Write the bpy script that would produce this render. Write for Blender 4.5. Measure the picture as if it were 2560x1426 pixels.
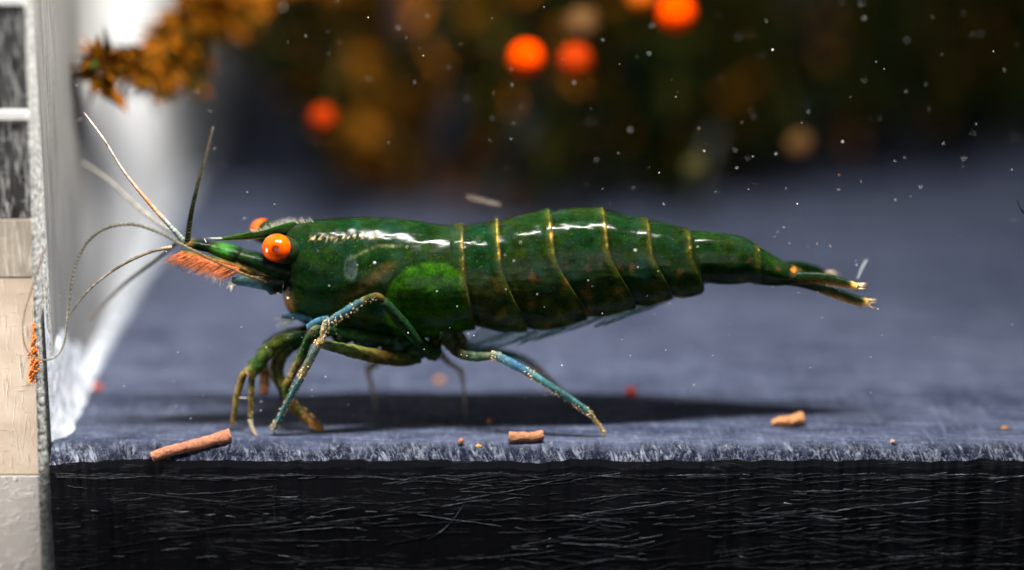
import bpy, math, random
from mathutils import Vector, Matrix, noise as mnoise

random.seed(7)
scene = bpy.context.scene
for o in list(bpy.data.objects):
    bpy.data.objects.remove(o)
scene.unit_settings.scale_length = 0.0015       # one unit is about 1.5 mm: the shrimp is some 25 mm long

# ------------------------------------------------------------------ camera
PITCH = math.radians(17.0)
DIST = 60.0
FPX = 6000.0                                     # focal length in photograph pixels (2560 wide)
FWD = Vector((0, math.cos(PITCH), -math.sin(PITCH)))
UPV = Vector((0, math.sin(PITCH), math.cos(PITCH)))
def _cam_height():
    v = (713 - 1085) / FPX
    t = DIST * math.cos(PITCH) / (FWD.y + UPV.y * v)
    return -t * (FWD.z + UPV.z * v)
CAM = Vector((0, -DIST * math.cos(PITCH), _cam_height()))
cd = bpy.data.cameras.new('camera')
cam = bpy.data.objects.new('camera', cd)
scene.collection.objects.link(cam)
cam.location = CAM
cam.rotation_euler = (math.pi / 2 - PITCH, 0, 0)
cd.sensor_width = 36
cd.lens = 36 * FPX / 2560
cd.clip_start = 1
cd.clip_end = 500
cd.dof.use_dof = True
cd.dof.focus_distance = DIST + 0.05
cd.dof.aperture_fstop = cd.lens * 1e-3 / 4.6
scene.camera = cam

# ------------------------------------------------------------------ light
world = bpy.data.worlds.new('World')
scene.world = world
world.use_nodes = True
bg = world.node_tree.nodes['Background']
bg.inputs[0].default_value = (0.75, 0.85, 1.0, 1)
bg.inputs[1].default_value = 0.03
ld = bpy.data.lights.new('aquarium_lamp', 'AREA')
ld.shape = 'RECTANGLE'
ld.size = 18
ld.size_y = 1.3
ld.energy = 32000
ld.color = (1.0, 0.97, 0.92)
lamp = bpy.data.objects.new('aquarium_lamp', ld)
scene.collection.objects.link(lamp)
lamp.location = (1.0, -4.4, 30)
tgt = Vector((0.5, 1.6, 0))
lamp.rotation_euler = (tgt - lamp.location).to_track_quat('-Z', 'Y').to_euler()
def extra_lamp(name, loc, to, energy, sx, sy, color, spread=180):
    l = bpy.data.lights.new(name, 'AREA'); l.shape = 'RECTANGLE'; l.size = sx; l.size_y = sy; l.energy = energy; l.color = color
    l.spread = math.radians(spread)
    o = bpy.data.objects.new(name, l); scene.collection.objects.link(o); o.location = loc
    o.rotation_euler = (Vector(to) - Vector(loc)).to_track_quat('-Z', 'Y').to_euler()
# added unseen fills: one for the pane's cut edge, one for its inner wall
extra_lamp('added_edge_fill', (-22, -2.5, 1.5), (-13.0, -0.6, 1.0), 1250, 0.8, 7, (1.0, 0.93, 0.86), 100)
extra_lamp('added_wall_fill', (-2, 17, 22), (-11.9, 17, 8), 950, 2, 8, (1.0, 0.98, 0.95), 75)
extra_lamp('added_front_fill', (4, -62, 8), (1, 1, 3), 7500, 44, 30, (0.95, 0.97, 1.0))   # added weak, broad fill from the viewer's side, lifts the lower body
scene.view_settings.view_transform = 'Standard'
scene.view_settings.look = 'None'
scene.view_settings.exposure = 0
scene.view_settings.gamma = 1

# ------------------------------------------------------------------ helpers
def ray(px, py):
    return FWD + Vector((1, 0, 0)) * ((px - 1280) / FPX) + UPV * ((713 - py) / FPX)
def U(px, py, Y):
    d = ray(px, py)
    return CAM + d * ((Y - CAM.y) / d.y)
def UF(px, py, z=0.0):
    d = ray(px, py)
    return CAM + d * ((z - CAM.z) / d.z)
def proj(p):
    r = p - CAM
    w = r.dot(FWD)
    return 1280 + FPX * r.x / w, 713 - FPX * r.dot(UPV) / w

def clamp(x, a=0.0, b=1.0):
    return a if x < a else b if x > b else x
def smooth(a, b, x):
    t = clamp((x - a) / (b - a))
    return t * t * (3 - 2 * t)
def mix(a, b, t):
    return tuple(x + (y - x) * t for x, y in zip(a, b))
def nz(x, y=0.0, z=0.0):
    return mnoise.noise(Vector((x, y, z)))

class MB:
    def __init__(self):
        self.v = []; self.f = []; self.c = []
    def vert(self, p, col=(1, 1, 1)):
        self.v.append(tuple(p)); self.c.append(col)
        return len(self.v) - 1
    def build(self, name, mat, parent=None, smooth_shade=True, sub=0):
        me = bpy.data.meshes.new(name)
        me.from_pydata(self.v, [], self.f)
        at = me.color_attributes.new('Col', 'FLOAT_COLOR', 'POINT')
        flat = []
        for c in self.c:
            flat += [c[0], c[1], c[2], 1.0]
        at.data.foreach_set('color', flat)
        if smooth_shade:
            me.polygons.foreach_set('use_smooth', [True] * len(me.polygons))
        me.materials.append(mat)
        me.update()
        o = bpy.data.objects.new(name, me)
        scene.collection.objects.link(o)
        if parent:
            o.parent = parent
            o.matrix_parent_inverse = Matrix.Translation(parent.location).inverted()
        if sub:
            m = o.modifiers.new('sub', 'SUBSURF'); m.levels = sub; m.render_levels = sub
        return o

def empty(name, loc, label, cat, group=None):
    o = bpy.data.objects.new(name, None)
    o.empty_display_size = 0.3
    scene.collection.objects.link(o)
    o.location = loc
    tag(o, label, cat, group)
    return o
def tag(o, label, cat, group=None):
    o['label'] = label; o['category'] = cat
    if group: o['group'] = group
    return o

def spline(pts, n):
    """Catmull-Rom through tuples of any length, n samples per span."""
    out = []
    P = [pts[0]] + list(pts) + [pts[-1]]
    for i in range(1, len(P) - 2):
        p0, p1, p2, p3 = P[i - 1], P[i], P[i + 1], P[i + 2]
        for k in range(n):
            t = k / n
            out.append(tuple(0.5 * (2 * b + (c - a) * t + (2 * a - 5 * b + 4 * c - d) * t * t + (3 * b - a - 3 * c + d) * t ** 3)
                             for a, b, c, d in zip(p0, p1, p2, p3)))
    out.append(tuple(pts[-1]))
    return out

def tube(mb, pts, cols, n=8, seg=8, ring=None, flat=1.0, flat_axis=None, rough=0.0):
    """pts: list of (Vector, radius); cols: colour or list (one per control point)."""
    data = []
    for i, (p, r) in enumerate(pts):
        c = cols[i] if isinstance(cols, list) else cols
        data.append((p[0], p[1], p[2], r) + tuple(c))
    s = spline(data, seg)
    P = [Vector(a[:3]) for a in s]
    up = flat_axis or Vector((0, 1, 0))
    base = len(mb.v)
    m = len(P)
    for i in range(m):
        t = (P[min(i + 1, m - 1)] - P[max(i - 1, 0)])
        if t.length < 1e-6: t = Vector((1, 0, 0))
        t.normalize()
        side = up.cross(t)
        if side.length < 1e-3: side = Vector((1, 0, 0)).cross(t)
        side.normalize()
        b = t.cross(side)
        r = max(s[i][3], 1e-4)
        if ring: r *= ring(i)
        col = tuple(clamp(x) for x in s[i][4:7])
        for k in range(n):
            a = 2 * math.pi * k / n
            rr = r
            if rough:
                rr *= 1 + rough * nz(P[i].x * 9 + math.cos(a) * 2, P[i].z * 9, math.sin(a) * 2 + P[i].y * 5)
            mb.vert(P[i] + side * (math.cos(a) * rr) + b * (math.sin(a) * rr * flat), col)
    for i in range(m - 1):
        for k in range(n):
            mb.f.append((base + i * n + k, base + i * n + (k + 1) % n, base + (i + 1) * n + (k + 1) % n, base + (i + 1) * n + k))
    mb.f.append(tuple(base + k for k in range(n))[::-1])
    mb.f.append(tuple(base + (m - 1) * n + k for k in range(n)))
    return P

def hair(mb, p, d, L, r, col, bend=None):
    """one tapering bristle, three-sided"""
    d = d.normalized()
    s = d.cross(Vector((0.3, 0.9, 0.2))).normalized()
    b = d.cross(s)
    q = p + d * L * 0.5 + (bend or Vector((0, 0, 0))) * 0.3
    e = p + d * L + (bend or Vector((0, 0, 0)))
    i0 = len(mb.v)
    for c, rr in ((p, r), (q, r * 0.75)):
        for k in range(3):
            a = 2.094 * k
            mb.vert(c + s * math.cos(a) * rr + b * math.sin(a) * rr, col)
    mb.vert(e, col)
    for k in range(3):
        k2 = (k + 1) % 3
        mb.f.append((i0 + k, i0 + k2, i0 + 3 + k2, i0 + 3 + k))
        mb.f.append((i0 + 3 + k, i0 + 3 + k2, i0 + 6))

def lump(mb, c, rx, ry, rz, col, nu=18, nv=12, rough=0.12, fr=2.0, rot=None, seed=0.0):
    """uneven ellipsoid"""
    base = len(mb.v)
    R = rot or Matrix.Identity(3)
    for j in range(nv + 1):
        th = math.pi * j / nv
        for i in range(nu):
            ph = 2 * math.pi * i / nu
            d = Vector((math.sin(th) * math.cos(ph), math.sin(th) * math.sin(ph), math.cos(th)))
            k = 1 + rough * nz(d.x * fr + seed, d.y * fr, d.z * fr) + rough * 0.5 * nz(d.x * fr * 3 + seed, d.y * fr * 3, d.z * fr * 3)
            cc = col(d) if callable(col) else col
            mb.vert(Vector(c) + R @ Vector((d.x * rx * k, d.y * ry * k, d.z * rz * k)), cc)
    for j in range(nv):
        for i in range(nu):
            i2 = (i + 1) % nu
            mb.f.append((base + j * nu + i, base + (j + 1) * nu + i, base + (j + 1) * nu + i2, base + j * nu + i2))

# ------------------------------------------------------------------ materials
class NT:
    def __init__(self, name):
        self.m = bpy.data.materials.new(name); self.m.use_nodes = True
        self.t = self.m.node_tree; self.n = self.t.nodes
        self.b = self.n['Principled BSDF']
        self.tc = self.n.new('ShaderNodeTexCoord')
    def link(self, a, b): self.t.links.new(a, b)
    def val(self, x):
        v = self.n.new('ShaderNodeValue'); v.outputs[0].default_value = x; return v.outputs[0]
    def noise(self, scale=(1, 1, 1), rot=(0, 0, 0), s=1.0, detail=4, rough=0.55, dist=0.0, src=None):
        mp = self.n.new('ShaderNodeMapping')
        mp.inputs['Rotation'].default_value = rot; mp.inputs['Scale'].default_value = scale
        # rotate first, stretch after
        r = self.n.new('ShaderNodeVectorRotate'); r.rotation_type = 'EULER_XYZ'; r.inputs['Rotation'].default_value = rot
        self.link(src or self.tc.outputs['Object'], r.inputs['Vector'])
        mp.inputs['Rotation'].default_value = (0, 0, 0)
        self.link(r.outputs[0], mp.inputs['Vector'])
        t = self.n.new('ShaderNodeTexNoise')
        t.inputs['Scale'].default_value = s; t.inputs['Detail'].default_value = detail
        t.inputs['Roughness'].default_value = rough; t.inputs['Distortion'].default_value = dist
        self.link(mp.outputs[0], t.inputs['Vector'])
        return t.outputs['Fac']
    def ramp(self, x, a, b, va=0.0, vb=1.0):
        m = self.n.new('ShaderNodeMapRange'); m.clamp = True
        m.inputs[1].default_value = a; m.inputs[2].default_value = b
        m.inputs[3].default_value = va; m.inputs[4].default_value = vb
        self.link(x, m.inputs[0]); return m.outputs[0]
    def math(self, op, a, b=None):
        m = self.n.new('ShaderNodeMath'); m.operation = op
        for i, x in enumerate((a, b)):
            if x is None: continue
            if isinstance(x, (int, float)): m.inputs[i].default_value = x
            else: self.link(x, m.inputs[i])
        return m.outputs[0]
    def mix(self, f, a, b, blend='MIX'):
        m = self.n.new('ShaderNodeMix'); m.data_type = 'RGBA'; m.blend_type = blend
        if isinstance(f, (int, float)): m.inputs[0].default_value = f
        else: self.link(f, m.inputs[0])
        for i, x in ((6, a), (7, b)):
            if isinstance(x, tuple): m.inputs[i].default_value = (x[0], x[1], x[2], 1)
            else: self.link(x, m.inputs[i])
        return m.outputs[2]
    def bump(self, h, strength=0.5, dist=0.05, nrm=None):
        b = self.n.new('ShaderNodeBump'); b.inputs['Strength'].default_value = strength; b.inputs['Distance'].default_value = dist
        self.link(h, b.inputs['Height'])
        if nrm: self.link(nrm, b.inputs['Normal'])
        self.link(b.outputs[0], self.b.inputs['Normal'])
        return b.outputs[0]
    def attr(self):
        a = self.n.new('ShaderNodeAttribute'); a.attribute_name = 'Col'
        return a.outputs['Color']
    def set(self, **k):
        for a, v in k.items():
            i = self.b.inputs[a.replace('_', ' ')]
            if isinstance(v, (int, float)): i.default_value = v
            elif isinstance(v, tuple): i.default_value = (v[0], v[1], v[2], 1) if len(v) == 3 and i.type == 'RGBA' else v
            else: self.link(v, i)
        return self.m

def pigment(name, rough=0.35, spec=0.5, noise_s=6.0, amount=0.35, bump=0.0, bump_s=20.0, **k):
    m = NT(name)
    a = m.attr()
    f = m.ramp(m.noise(s=noise_s, detail=5), 0.3, 0.7, 1 - amount, 1 + amount)
    g = m.n.new('ShaderNodeVectorMath'); g.operation = 'SCALE'
    m.link(a, g.inputs[0]); m.link(f, g.inputs['Scale'])
    if bump: m.bump(m.noise(s=bump_s, detail=5), bump, 0.03)
    return m.set(Base_Color=g.outputs[0], Roughness=rough, Specular_IOR_Level=spec, **k)

# scratched black acrylic: top (sanded), chamfer (saw-cut) and front (deep streaks)
def scratch_layer(m, scale, rot, lo, hi, patch_s, plo, phi, detail=3):
    a = m.ramp(m.noise(scale=scale, rot=rot, s=1.0, detail=detail, rough=0.6), lo, hi)
    b = m.ramp(m.noise(scale=(1, 1, 1), s=patch_s, detail=3), plo, phi)
    return m.math('MULTIPLY', a, b)

def mat_front():
    m = NT('black_acrylic_cut_edge')
    L = [scratch_layer(m, (0.28, 1, sz), (0, math.radians(a), 0), lo + 0.015, lo + 0.06, ps, 0.49, 0.62, 2)
         for a, lo, ps, sz in ((2.5, 0.60, 0.9, 26), (-6, 0.60, 1.3, 24), (9, 0.63, 0.8, 30), (-13, 0.64, 1.0, 28), (0.5, 0.61, 1.9, 38), (5, 0.62, 1.5, 44))]
    L.append(scratch_layer(m, (1.2, 1, 44), (0, math.radians(-3), 0), 0.63, 0.68, 1.8, 0.5, 0.66))
    L.append(m.math('MULTIPLY', scratch_layer(m, (13, 1, 0.22), (0, math.radians(2), 0), 0.69, 0.73, 0.7, 0.5, 0.66, 2), 0.6))
    s = L[0]
    for x in L[1:]: s = m.math('MAXIMUM', s, x)
    wear = m.ramp(m.noise(scale=(3, 3, 9), s=1.0, detail=5, rough=0.7), 0.40, 0.66, 0.04, 1.0)
    s = m.math('MULTIPLY', s, wear)
    region = m.ramp(m.noise(scale=(0.35, 1, 1.1), rot=(0, math.radians(4), 0), s=1.0, detail=3), 0.42, 0.62, 0.15, 1.0)
    s = m.math('MULTIPLY', s, region)
    col = m.mix(s, (0.0022, 0.0024, 0.0042), (0.07, 0.077, 0.09))
    m.bump(s, 0.8, 0.05)
    return m.set(Base_Color=col, Roughness=0.5, Specular_IOR_Level=0.12)

def mat_top():
    """sanded top running over into the saw-cut chamfer along a ragged line"""
    m = NT('black_acrylic_sanded_top')
    a = m.ramp(m.noise(scale=(0.7, 6, 1), rot=(0, 0, math.radians(2)), s=1.0, detail=6, rough=0.75), 0.48, 0.66)
    b = m.ramp(m.noise(scale=(5, 0.6, 1), rot=(0, 0, math.radians(-5)), s=1.0, detail=5, rough=0.7), 0.54, 0.70)
    c = m.ramp(m.noise(scale=(7, 4, 4), s=1.0, detail=5, rough=0.8), 0.52, 0.64)
    d = m.ramp(m.noise(scale=(0.55, 1.6, 1), rot=(0, 0, math.radians(4)), s=1.0, detail=4, rough=0.6), 0.40, 0.66)
    s = m.math('ADD', m.math('MULTIPLY', a, 0.7), m.math('MULTIPLY', b, 0.6))
    s = m.math('ADD', s, m.math('MULTIPLY', c, 0.75))
    s = m.math('ADD', s, m.math('MULTIPLY', d, 0.30))
    base = m.mix(m.ramp(m.noise(scale=(0.10, 0.55, 1), s=1.0, detail=4, rough=0.6), 0.38, 0.62), (0.012, 0.018, 0.050), (0.072, 0.086, 0.142))
    top = m.mix(m.math('MULTIPLY', s, 0.7), base, (0.25, 0.29, 0.42))
    # chamfer strokes
    e = m.ramp(m.noise(scale=(9, 2.5, 2.2), rot=(0, math.radians(24), 0), s=1.0, detail=5, rough=0.75, dist=0.7), 0.50, 0.62)
    f = m.ramp(m.noise(scale=(8, 2.5, 2.2), rot=(0, math.radians(-28), 0), s=1.0, detail=5, rough=0.75, dist=0.8), 0.54, 0.64)
    g = m.ramp(m.noise(scale=(11, 11, 11), s=1.0, detail=4, rough=0.8), 0.56, 0.66)
    t = m.math('MAXIMUM', m.math('MAXIMUM', e, m.math('MULTIPLY', f, 0.8)), g)
    p = m.ramp(m.noise(s=1.5, detail=5, rough=0.65), 0.36, 0.62, 0.10, 1.0)
    t = m.math('MULTIPLY', t, p)
    cut = m.mix(t, (0.010, 0.012, 0.030), (0.36, 0.40, 0.50))
    pos = m.n.new('ShaderNodeSeparateXYZ'); m.link(m.tc.outputs['Object'], pos.inputs[0])
    wob = m.math('MULTIPLY', m.math('SUBTRACT', m.noise(scale=(2.2, 1, 1), s=1.0, detail=6, rough=0.7), 0.5), 1.3)
    line = m.ramp(m.math('ADD', pos.outputs['Y'], wob), -0.85, -0.45, 1.0, 0.0)
    col = m.mix(line, top, cut)
    m.bump(m.math('ADD', s, m.math('ADD', t, m.noise(s=16, detail=4, rough=0.7))), 0.8, 0.06)
    return m.set(Base_Color=col, Roughness=0.42, IOR=1.18, Specular_IOR_Level=0.4)

M_FRONT, M_TOP = mat_front(), mat_top()
M_BEVEL = M_TOP

def mat_wall_inner():
    m = NT('frosted_acrylic_wall')
    pos = m.n.new('ShaderNodeSeparateXYZ'); m.link(m.tc.outputs['Object'], pos.inputs[0])
    n = m.noise(scale=(1, 0.25, 0.12), s=1.0, detail=3)
    dep = m.math('ADD', pos.outputs['Y'], m.math('MULTIPLY', m.math('SUBTRACT', n, 0.5), 14.0))
    lamp_reach = m.ramp(dep, 4.5, 11.0)                      # painted light: pane whitened where the lamp would reach it
    sc = m.ramp(m.noise(scale=(1, 3, 0.25), s=2.0, detail=5), 0.4, 0.7)
    clear = m.mix(sc, (0.17, 0.17, 0.165), (0.30, 0.295, 0.28))  # greyer tone painted for the stretch outside the lamp's reach
    lit_tone = m.mix(m.ramp(m.noise(s=0.5, detail=3), 0.35, 0.65), (0.74, 0.75, 0.77), (0.90, 0.90, 0.88))
    col = m.mix(lamp_reach, clear, lit_tone)
    m.bump(m.noise(s=5, detail=5), 0.3, 0.05)
    return m.set(Base_Color=col, Roughness=0.4)

def mat_edge(name, c0, c1, cs, lo=0.52, hi=0.62, sx=14, sz=1.4, tilt=3):
    """cut edge of the acrylic pane with saw scratches, refracted tones painted in"""
    m = NT(name)
    a = m.ramp(m.noise(scale=(sx, 1, sz), rot=(0, math.radians(tilt), 0), s=1.0, detail=5, rough=0.65, dist=0.4), lo, hi)
    b = m.ramp(m.noise(scale=(sx * 1.6, 1, sz * 0.7), rot=(0, math.radians(-tilt * 3), 0), s=1.0, detail=3), lo + 0.05, hi + 0.05)
    h = m.ramp(m.noise(scale=(2.0, 1, 16), s=1.0, detail=4), 0.62, 0.70)
    s = m.math('MAXIMUM', m.math('MAXIMUM', a, b), m.math('MULTIPLY', h, 0.6))
    big = m.ramp(m.noise(s=1.2, detail=4), 0.35, 0.65)
    col = m.mix(m.math('MULTIPLY', s, 0.8), m.mix(big, c0, c1), cs)
    m.bump(s, 0.35, 0.04)
    return m.set(Base_Color=col, Roughness=0.35, Specular_IOR_Level=0.5)

M_WALL = mat_wall_inner()
M_REFR_DARK = mat_edge('edge_refraction_dark', (0.012, 0.012, 0.012), (0.06, 0.06, 0.058), (0.55, 0.55, 0.53), 0.54, 0.66)  # refracted surroundings put into the colour of each band
M_REFR_BEIGE = mat_edge('edge_refraction_beige', (0.62, 0.50, 0.39), (0.78, 0.66, 0.53), (0.42, 0.35, 0.28), 0.56, 0.70, 10, 1.2)
M_REFR_TAUPE = mat_edge('edge_refraction_taupe', (0.36, 0.31, 0.25), (0.48, 0.41, 0.33), (0.70, 0.64, 0.56), 0.54, 0.68, 12, 1.2)
M_REFR_GREY = mat_edge('edge_refraction_grey', (0.42, 0.40, 0.37), (0.52, 0.49, 0.46), (0.66, 0.63, 0.6), 0.54, 0.70, 3, 6)
def mat_simple(name, col, rough=0.5, noise_s=4, amt=0.2, bump=0.2, **k):
    m = NT(name)
    c = m.mix(m.ramp(m.noise(s=noise_s, detail=5), 0.3, 0.7), tuple(x * (1 - amt) for x in col), tuple(min(1, x * (1 + amt)) for x in col))
    if bump: m.bump(m.noise(s=noise_s * 4, detail=5), bump, 0.04)
    return m.set(Base_Color=c, Roughness=rough, **k)
M_GLINT = mat_simple('glint_white', (0.88, 0.88, 0.86), 0.3, 3, 0.05, 0.1)  # bars of reflected light, painted as solid white
M_SEAL = mat_simple('silicone', (0.62, 0.66, 0.72), 0.25, 2.5, 0.35, 0.5)
M_BACK = mat_simple('black_back_pane', (0.010, 0.011, 0.018), 0.6, 0.4, 0.5, 0.1)
M_GRIT = mat_simple('frosted_saw_grit', (0.46, 0.46, 0.44), 0.25, 9, 0.6, 1.0)

# ------------------------------------------------------------------ setting: tank floor
XW = (105 - 1280) / FPX * (DIST - 0.6)            # inner face of the side pane
def struct(o, parent=None):
    if parent is None: o['kind'] = 'structure'
    return o

YB = 36.0
EDGE_Y = -0.62
def edge_wobble(x):
    return 0.05 * nz(x * 0.35, 3.3) + 0.03 * nz(x * 1.7, 8.1) + 0.02 * nz(x * 6.3, 2.1)
floor_mb = MB()
xs = [XW + 0.02 + i * (22.0 - XW) / 600 for i in range(601)]
rows = []
def left_bend(x):           # the corner by the pane is rubbed down a little
    return 0.10 * math.exp(-((x - XW) / 0.5) ** 2)
for x in xs:
    w = edge_wobble(x)
    wide = 0.42 * (1 + 0.25 * nz(x * 0.8, 1.1) + 0.12 * nz(x * 3.1, 4.2))       # chamfer is narrower towards the pane
    col = [(x, YB, 0.0), (x, 12, 0.0), (x, 3, 0.0), (x, 0.6, 0.0), (x, EDGE_Y + 0.3, 0.0), (x, EDGE_Y + 0.12 + w, -0.004 - left_bend(x) * 0.5),
           (x, EDGE_Y + w - 0.05, -0.045 - left_bend(x)),
           (x, EDGE_Y - wide * 0.55 + w, -wide * 0.38 - left_bend(x)), (x, EDGE_Y - wide * 0.95 + w, -wide * 0.8 - left_bend(x)),
           (x, EDGE_Y - wide - 0.03 + w * 1.02, -wide - 0.1 - left_bend(x)), (x, EDGE_Y - wide * 0.9 - 0.15, -1.6), (x, EDGE_Y - wide * 0.9 - 0.15, -6.0)]
    rows.append([floor_mb.vert(p) for p in col])
NR = len(rows[0])
kinds = []
for i in range(len(rows) - 1):
    for j in range(NR - 1):
        floor_mb.f.append((rows[i][j], rows[i][j + 1], rows[i + 1][j + 1], rows[i + 1][j]))
        kinds.append(0 if j < 6 else 1 if j < 8 else 2)
# close left end, bottom and back so that it is a solid slab
a0, a1 = rows[0], rows[-1]
bb = [floor_mb.vert((xs[0], YB, -6.0)), floor_mb.vert((xs[-1], YB, -6.0))]
floor_mb.f.append(tuple(a0[::-1] + [bb[0]])[::1]); kinds.append(2)
floor_mb.f.append(tuple(a1 + [bb[1]])); kinds.append(2)
floor_mb.f.append((a0[-1], bb[0], bb[1], a1[-1])); kinds.append(2)
floor_mb.f.append((a0[0], a1[0], bb[1], bb[0])); kinds.append(2)
floor = floor_mb.build('tank_floor', M_TOP)
floor.data.materials.append(M_BEVEL); floor.data.materials.append(M_FRONT)
floor.data.polygons.foreach_set('material_index', kinds)
floor.data.polygons.foreach_set('use_smooth', [k < 2 for k in kinds])
struct(floor)
M_BURR = pigment('scratch_burr', 0.4, 0.3, 6, 0.7)
rs = random.Random(77)
sb = MB()
def front_y(x, z):                        # front face of the slab below the chamfer
    w = 0.42 * (1 + 0.25 * nz(x * 0.8, 1.1) + 0.12 * nz(x * 3.1, 4.2))
    t = clamp((-z - w - 0.1) / (1.5 - w))
    y1 = EDGE_Y - w - 0.03 + edge_wobble(x) * 1.02; y2 = EDGE_Y - w * 0.9 - 0.15
    return y1 + (y2 - y1) * t
def burr(x, z, ang, L, wd, bend):
    g_ = 0.025 + 0.34 * rs.random() ** 3
    col_ = (g_ * 0.92, g_, g_ * 1.12)
    n = max(4, int(L / 0.10))
    prev = None
    for i in range(n + 1):
        t = i / n
        xx = x + L * (t - 0.5) * math.cos(ang)
        zz = z + L * (t - 0.5) * math.sin(ang) + bend * math.sin(math.pi * t) + 0.016 * nz(xx * 5, z * 9) + 0.05 * nz(xx * 0.9, z * 3)
        if zz > -0.62 or xx < XW + 0.1: prev = None; continue
        ww = wd * (0.15 + 0.85 * math.sin(math.pi * clamp(t, 0.03, 0.97))) * max(0.12, 0.5 + 2.2 * nz(xx * 4.0, z * 17))
        y = front_y(xx, zz)
        cur = [sb.vert((xx, y + 0.02, zz - ww), col_), sb.vert((xx, y - 0.010 - ww * 0.6, zz + ww * 0.2), col_), sb.vert((xx, y + 0.02, zz + ww), col_)]
        if prev:
            sb.f.append((prev[0], cur[0], cur[1], prev[1])); sb.f.append((prev[1], cur[1], cur[2], prev[2]))
        prev = cur
for i in range(1200):
    x, z = rs.uniform(XW, 12.8), -0.62 - 3.6 * rs.random()
    if rs.random() > 0.15 + 0.85 * smooth(-0.25, 0.25, nz(x * 0.35, z * 0.9, 2.0) + 0.02 * x): continue
    a = math.radians(rs.choice([rs.gauss(3, 4), rs.gauss(-4, 5), rs.gauss(7, 4)]))
    L = rs.choice([rs.uniform(0.12, 0.4), rs.uniform(0.2, 0.9), rs.uniform(0.3, 1.2), rs.uniform(1.0, 3.5)])
    burr(x, z, a, L, rs.uniform(0.002, 0.007) * (1.6 if L < 0.5 else 1.0), rs.gauss(0, 0.02) * L)
for x in (-6.0, -2.4, 0.9, 5.4):
    burr(x, -1.6, math.radians(88 + rs.uniform(-4, 4)), rs.uniform(1.2, 2.2), 0.007, rs.uniform(-0.1, 0.1))
for i in range(140):                      # ragged burr line along the lower border of the chamfer
    x = rs.uniform(XW + 0.3, 12.8)
    burr(x, -0.66 - 0.14 * rs.random(), math.radians(rs.gauss(0, 3)), rs.uniform(0.3, 1.6), rs.uniform(0.003, 0.010), 0)
burr(-1.6, -1.8, math.radians(48), 1.6, 0.008, -0.2)
sbo = sb.build('scratch_burrs', M_BURR, floor); sbo['kind'] = 'stuff'

def box(name, x0, x1, y0, y1, z0, z1, mat, parent=None, bev=0.0, seg=2):
    mb = MB()
    for x in (x0, x1):
        for y in (y0, y1):
            for z in (z0, z1): mb.vert((x, y, z))
    mb.f = [(0, 1, 3, 2), (4, 6, 7, 5), (0, 4, 5, 1), (2, 3, 7, 6), (0, 2, 6, 4), (1, 5, 7, 3)]
    o = mb.build(name, mat, parent, smooth_shade=False)
    if bev:
        m = o.modifiers.new('bev', 'BEVEL'); m.width = bev; m.segments = seg
    return o

back = struct(box('tank_back_wall', -16, 24, YB + 0.01, YB + 1.5, -6, 26, M_BACK))

# side pane: cut front edge in blocks, with refracted tones and reflections painted on
wall = struct(box('tank_side_wall', XW - 2.6, XW, -0.15, YB, -6, 26, M_WALL))
def zat(py, Y=-0.6):
    return U(60, py, Y).z
EX1 = U(72, 300, -0.6).x
segs = [('refraction_band', -260, 1, M_REFR_DARK, 0.0), ('painted_glint', 1, -14, M_GLINT, 0.03)]
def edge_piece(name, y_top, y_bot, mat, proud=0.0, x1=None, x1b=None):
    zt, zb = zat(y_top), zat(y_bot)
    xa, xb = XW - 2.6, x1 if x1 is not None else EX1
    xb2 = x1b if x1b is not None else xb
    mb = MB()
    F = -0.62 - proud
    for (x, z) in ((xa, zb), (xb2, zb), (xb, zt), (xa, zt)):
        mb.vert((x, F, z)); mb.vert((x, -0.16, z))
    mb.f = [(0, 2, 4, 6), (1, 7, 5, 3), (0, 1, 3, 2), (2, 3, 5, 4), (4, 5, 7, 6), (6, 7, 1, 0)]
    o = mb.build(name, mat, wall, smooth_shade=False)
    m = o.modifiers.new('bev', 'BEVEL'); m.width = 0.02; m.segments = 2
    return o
def ex(py):           # right border of the cut edge runs slightly outwards going down
    return U(62 + (py / 1426) * 42, py, -0.6).x
edge_piece('refraction_band', -400, -14, M_REFR_DARK, 0, ex(-400), ex(-14))
edge_piece('painted_glint', -13, 12, M_GLINT, 0.06, ex(0), ex(10))
edge_piece('refraction_band', 13, 274, M_REFR_DARK, 0, ex(13), ex(274))
edge_piece('painted_glint', 275, 299, M_GLINT, 0.06, ex(275), ex(299))
edge_piece('refraction_band', 300, 546, M_REFR_DARK, 0, ex(300), ex(546))
edge_piece('refraction_band', 548, 692, M_REFR_TAUPE, 0.012, ex(548), ex(692))
edge_piece('refraction_band', 694, 1186, M_REFR_BEIGE, 0.0, ex(694), ex(1186))
edge_piece('refraction_band', 1189, 1700, M_REFR_GREY, 0.015, ex(1189), ex(1500))

# rough saw-cut arris between the cut edge and the inner face
g = MB()
NZ, NXg = 420, 9
grid = []
for i in range(NZ + 1):
    py = -260 + i * (1900) / NZ
    z = zat(py)
    xl = ex(py) - 0.015
    xr = max(XW + 0.03, xl + 0.05) if py < 1150 else max(XW + 0.10, xl + 0.05)
    r = []
    for j in range(NXg + 1):
        t = j / NXg
        x = xl + (xr - xl) * t
        amp = 0.07 * math.sin(math.pi * clamp(t, 0.05, 0.95))
        bumpv = nz(x * 13, z * 9, 1.0) + 0.7 * nz(x * 29, z * 23, 4.0)
        y = -0.60 + 0.48 * smooth(0.15, 1.0, t) + amp * bumpv
        r.append(g.vert((x + (0.02 * nz(z * 8, 9.0) if j in (0, NXg) else 0), y, z)))
    r.append(g.vert((xr - 0.02, 0.3, z)))
    grid.append(r)
for i in range(NZ):
    for j in range(len(grid[0]) - 1):
        g.f.append((grid[i][j], grid[i + 1][j], grid[i + 1][j + 1], grid[i][j + 1]))
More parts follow.
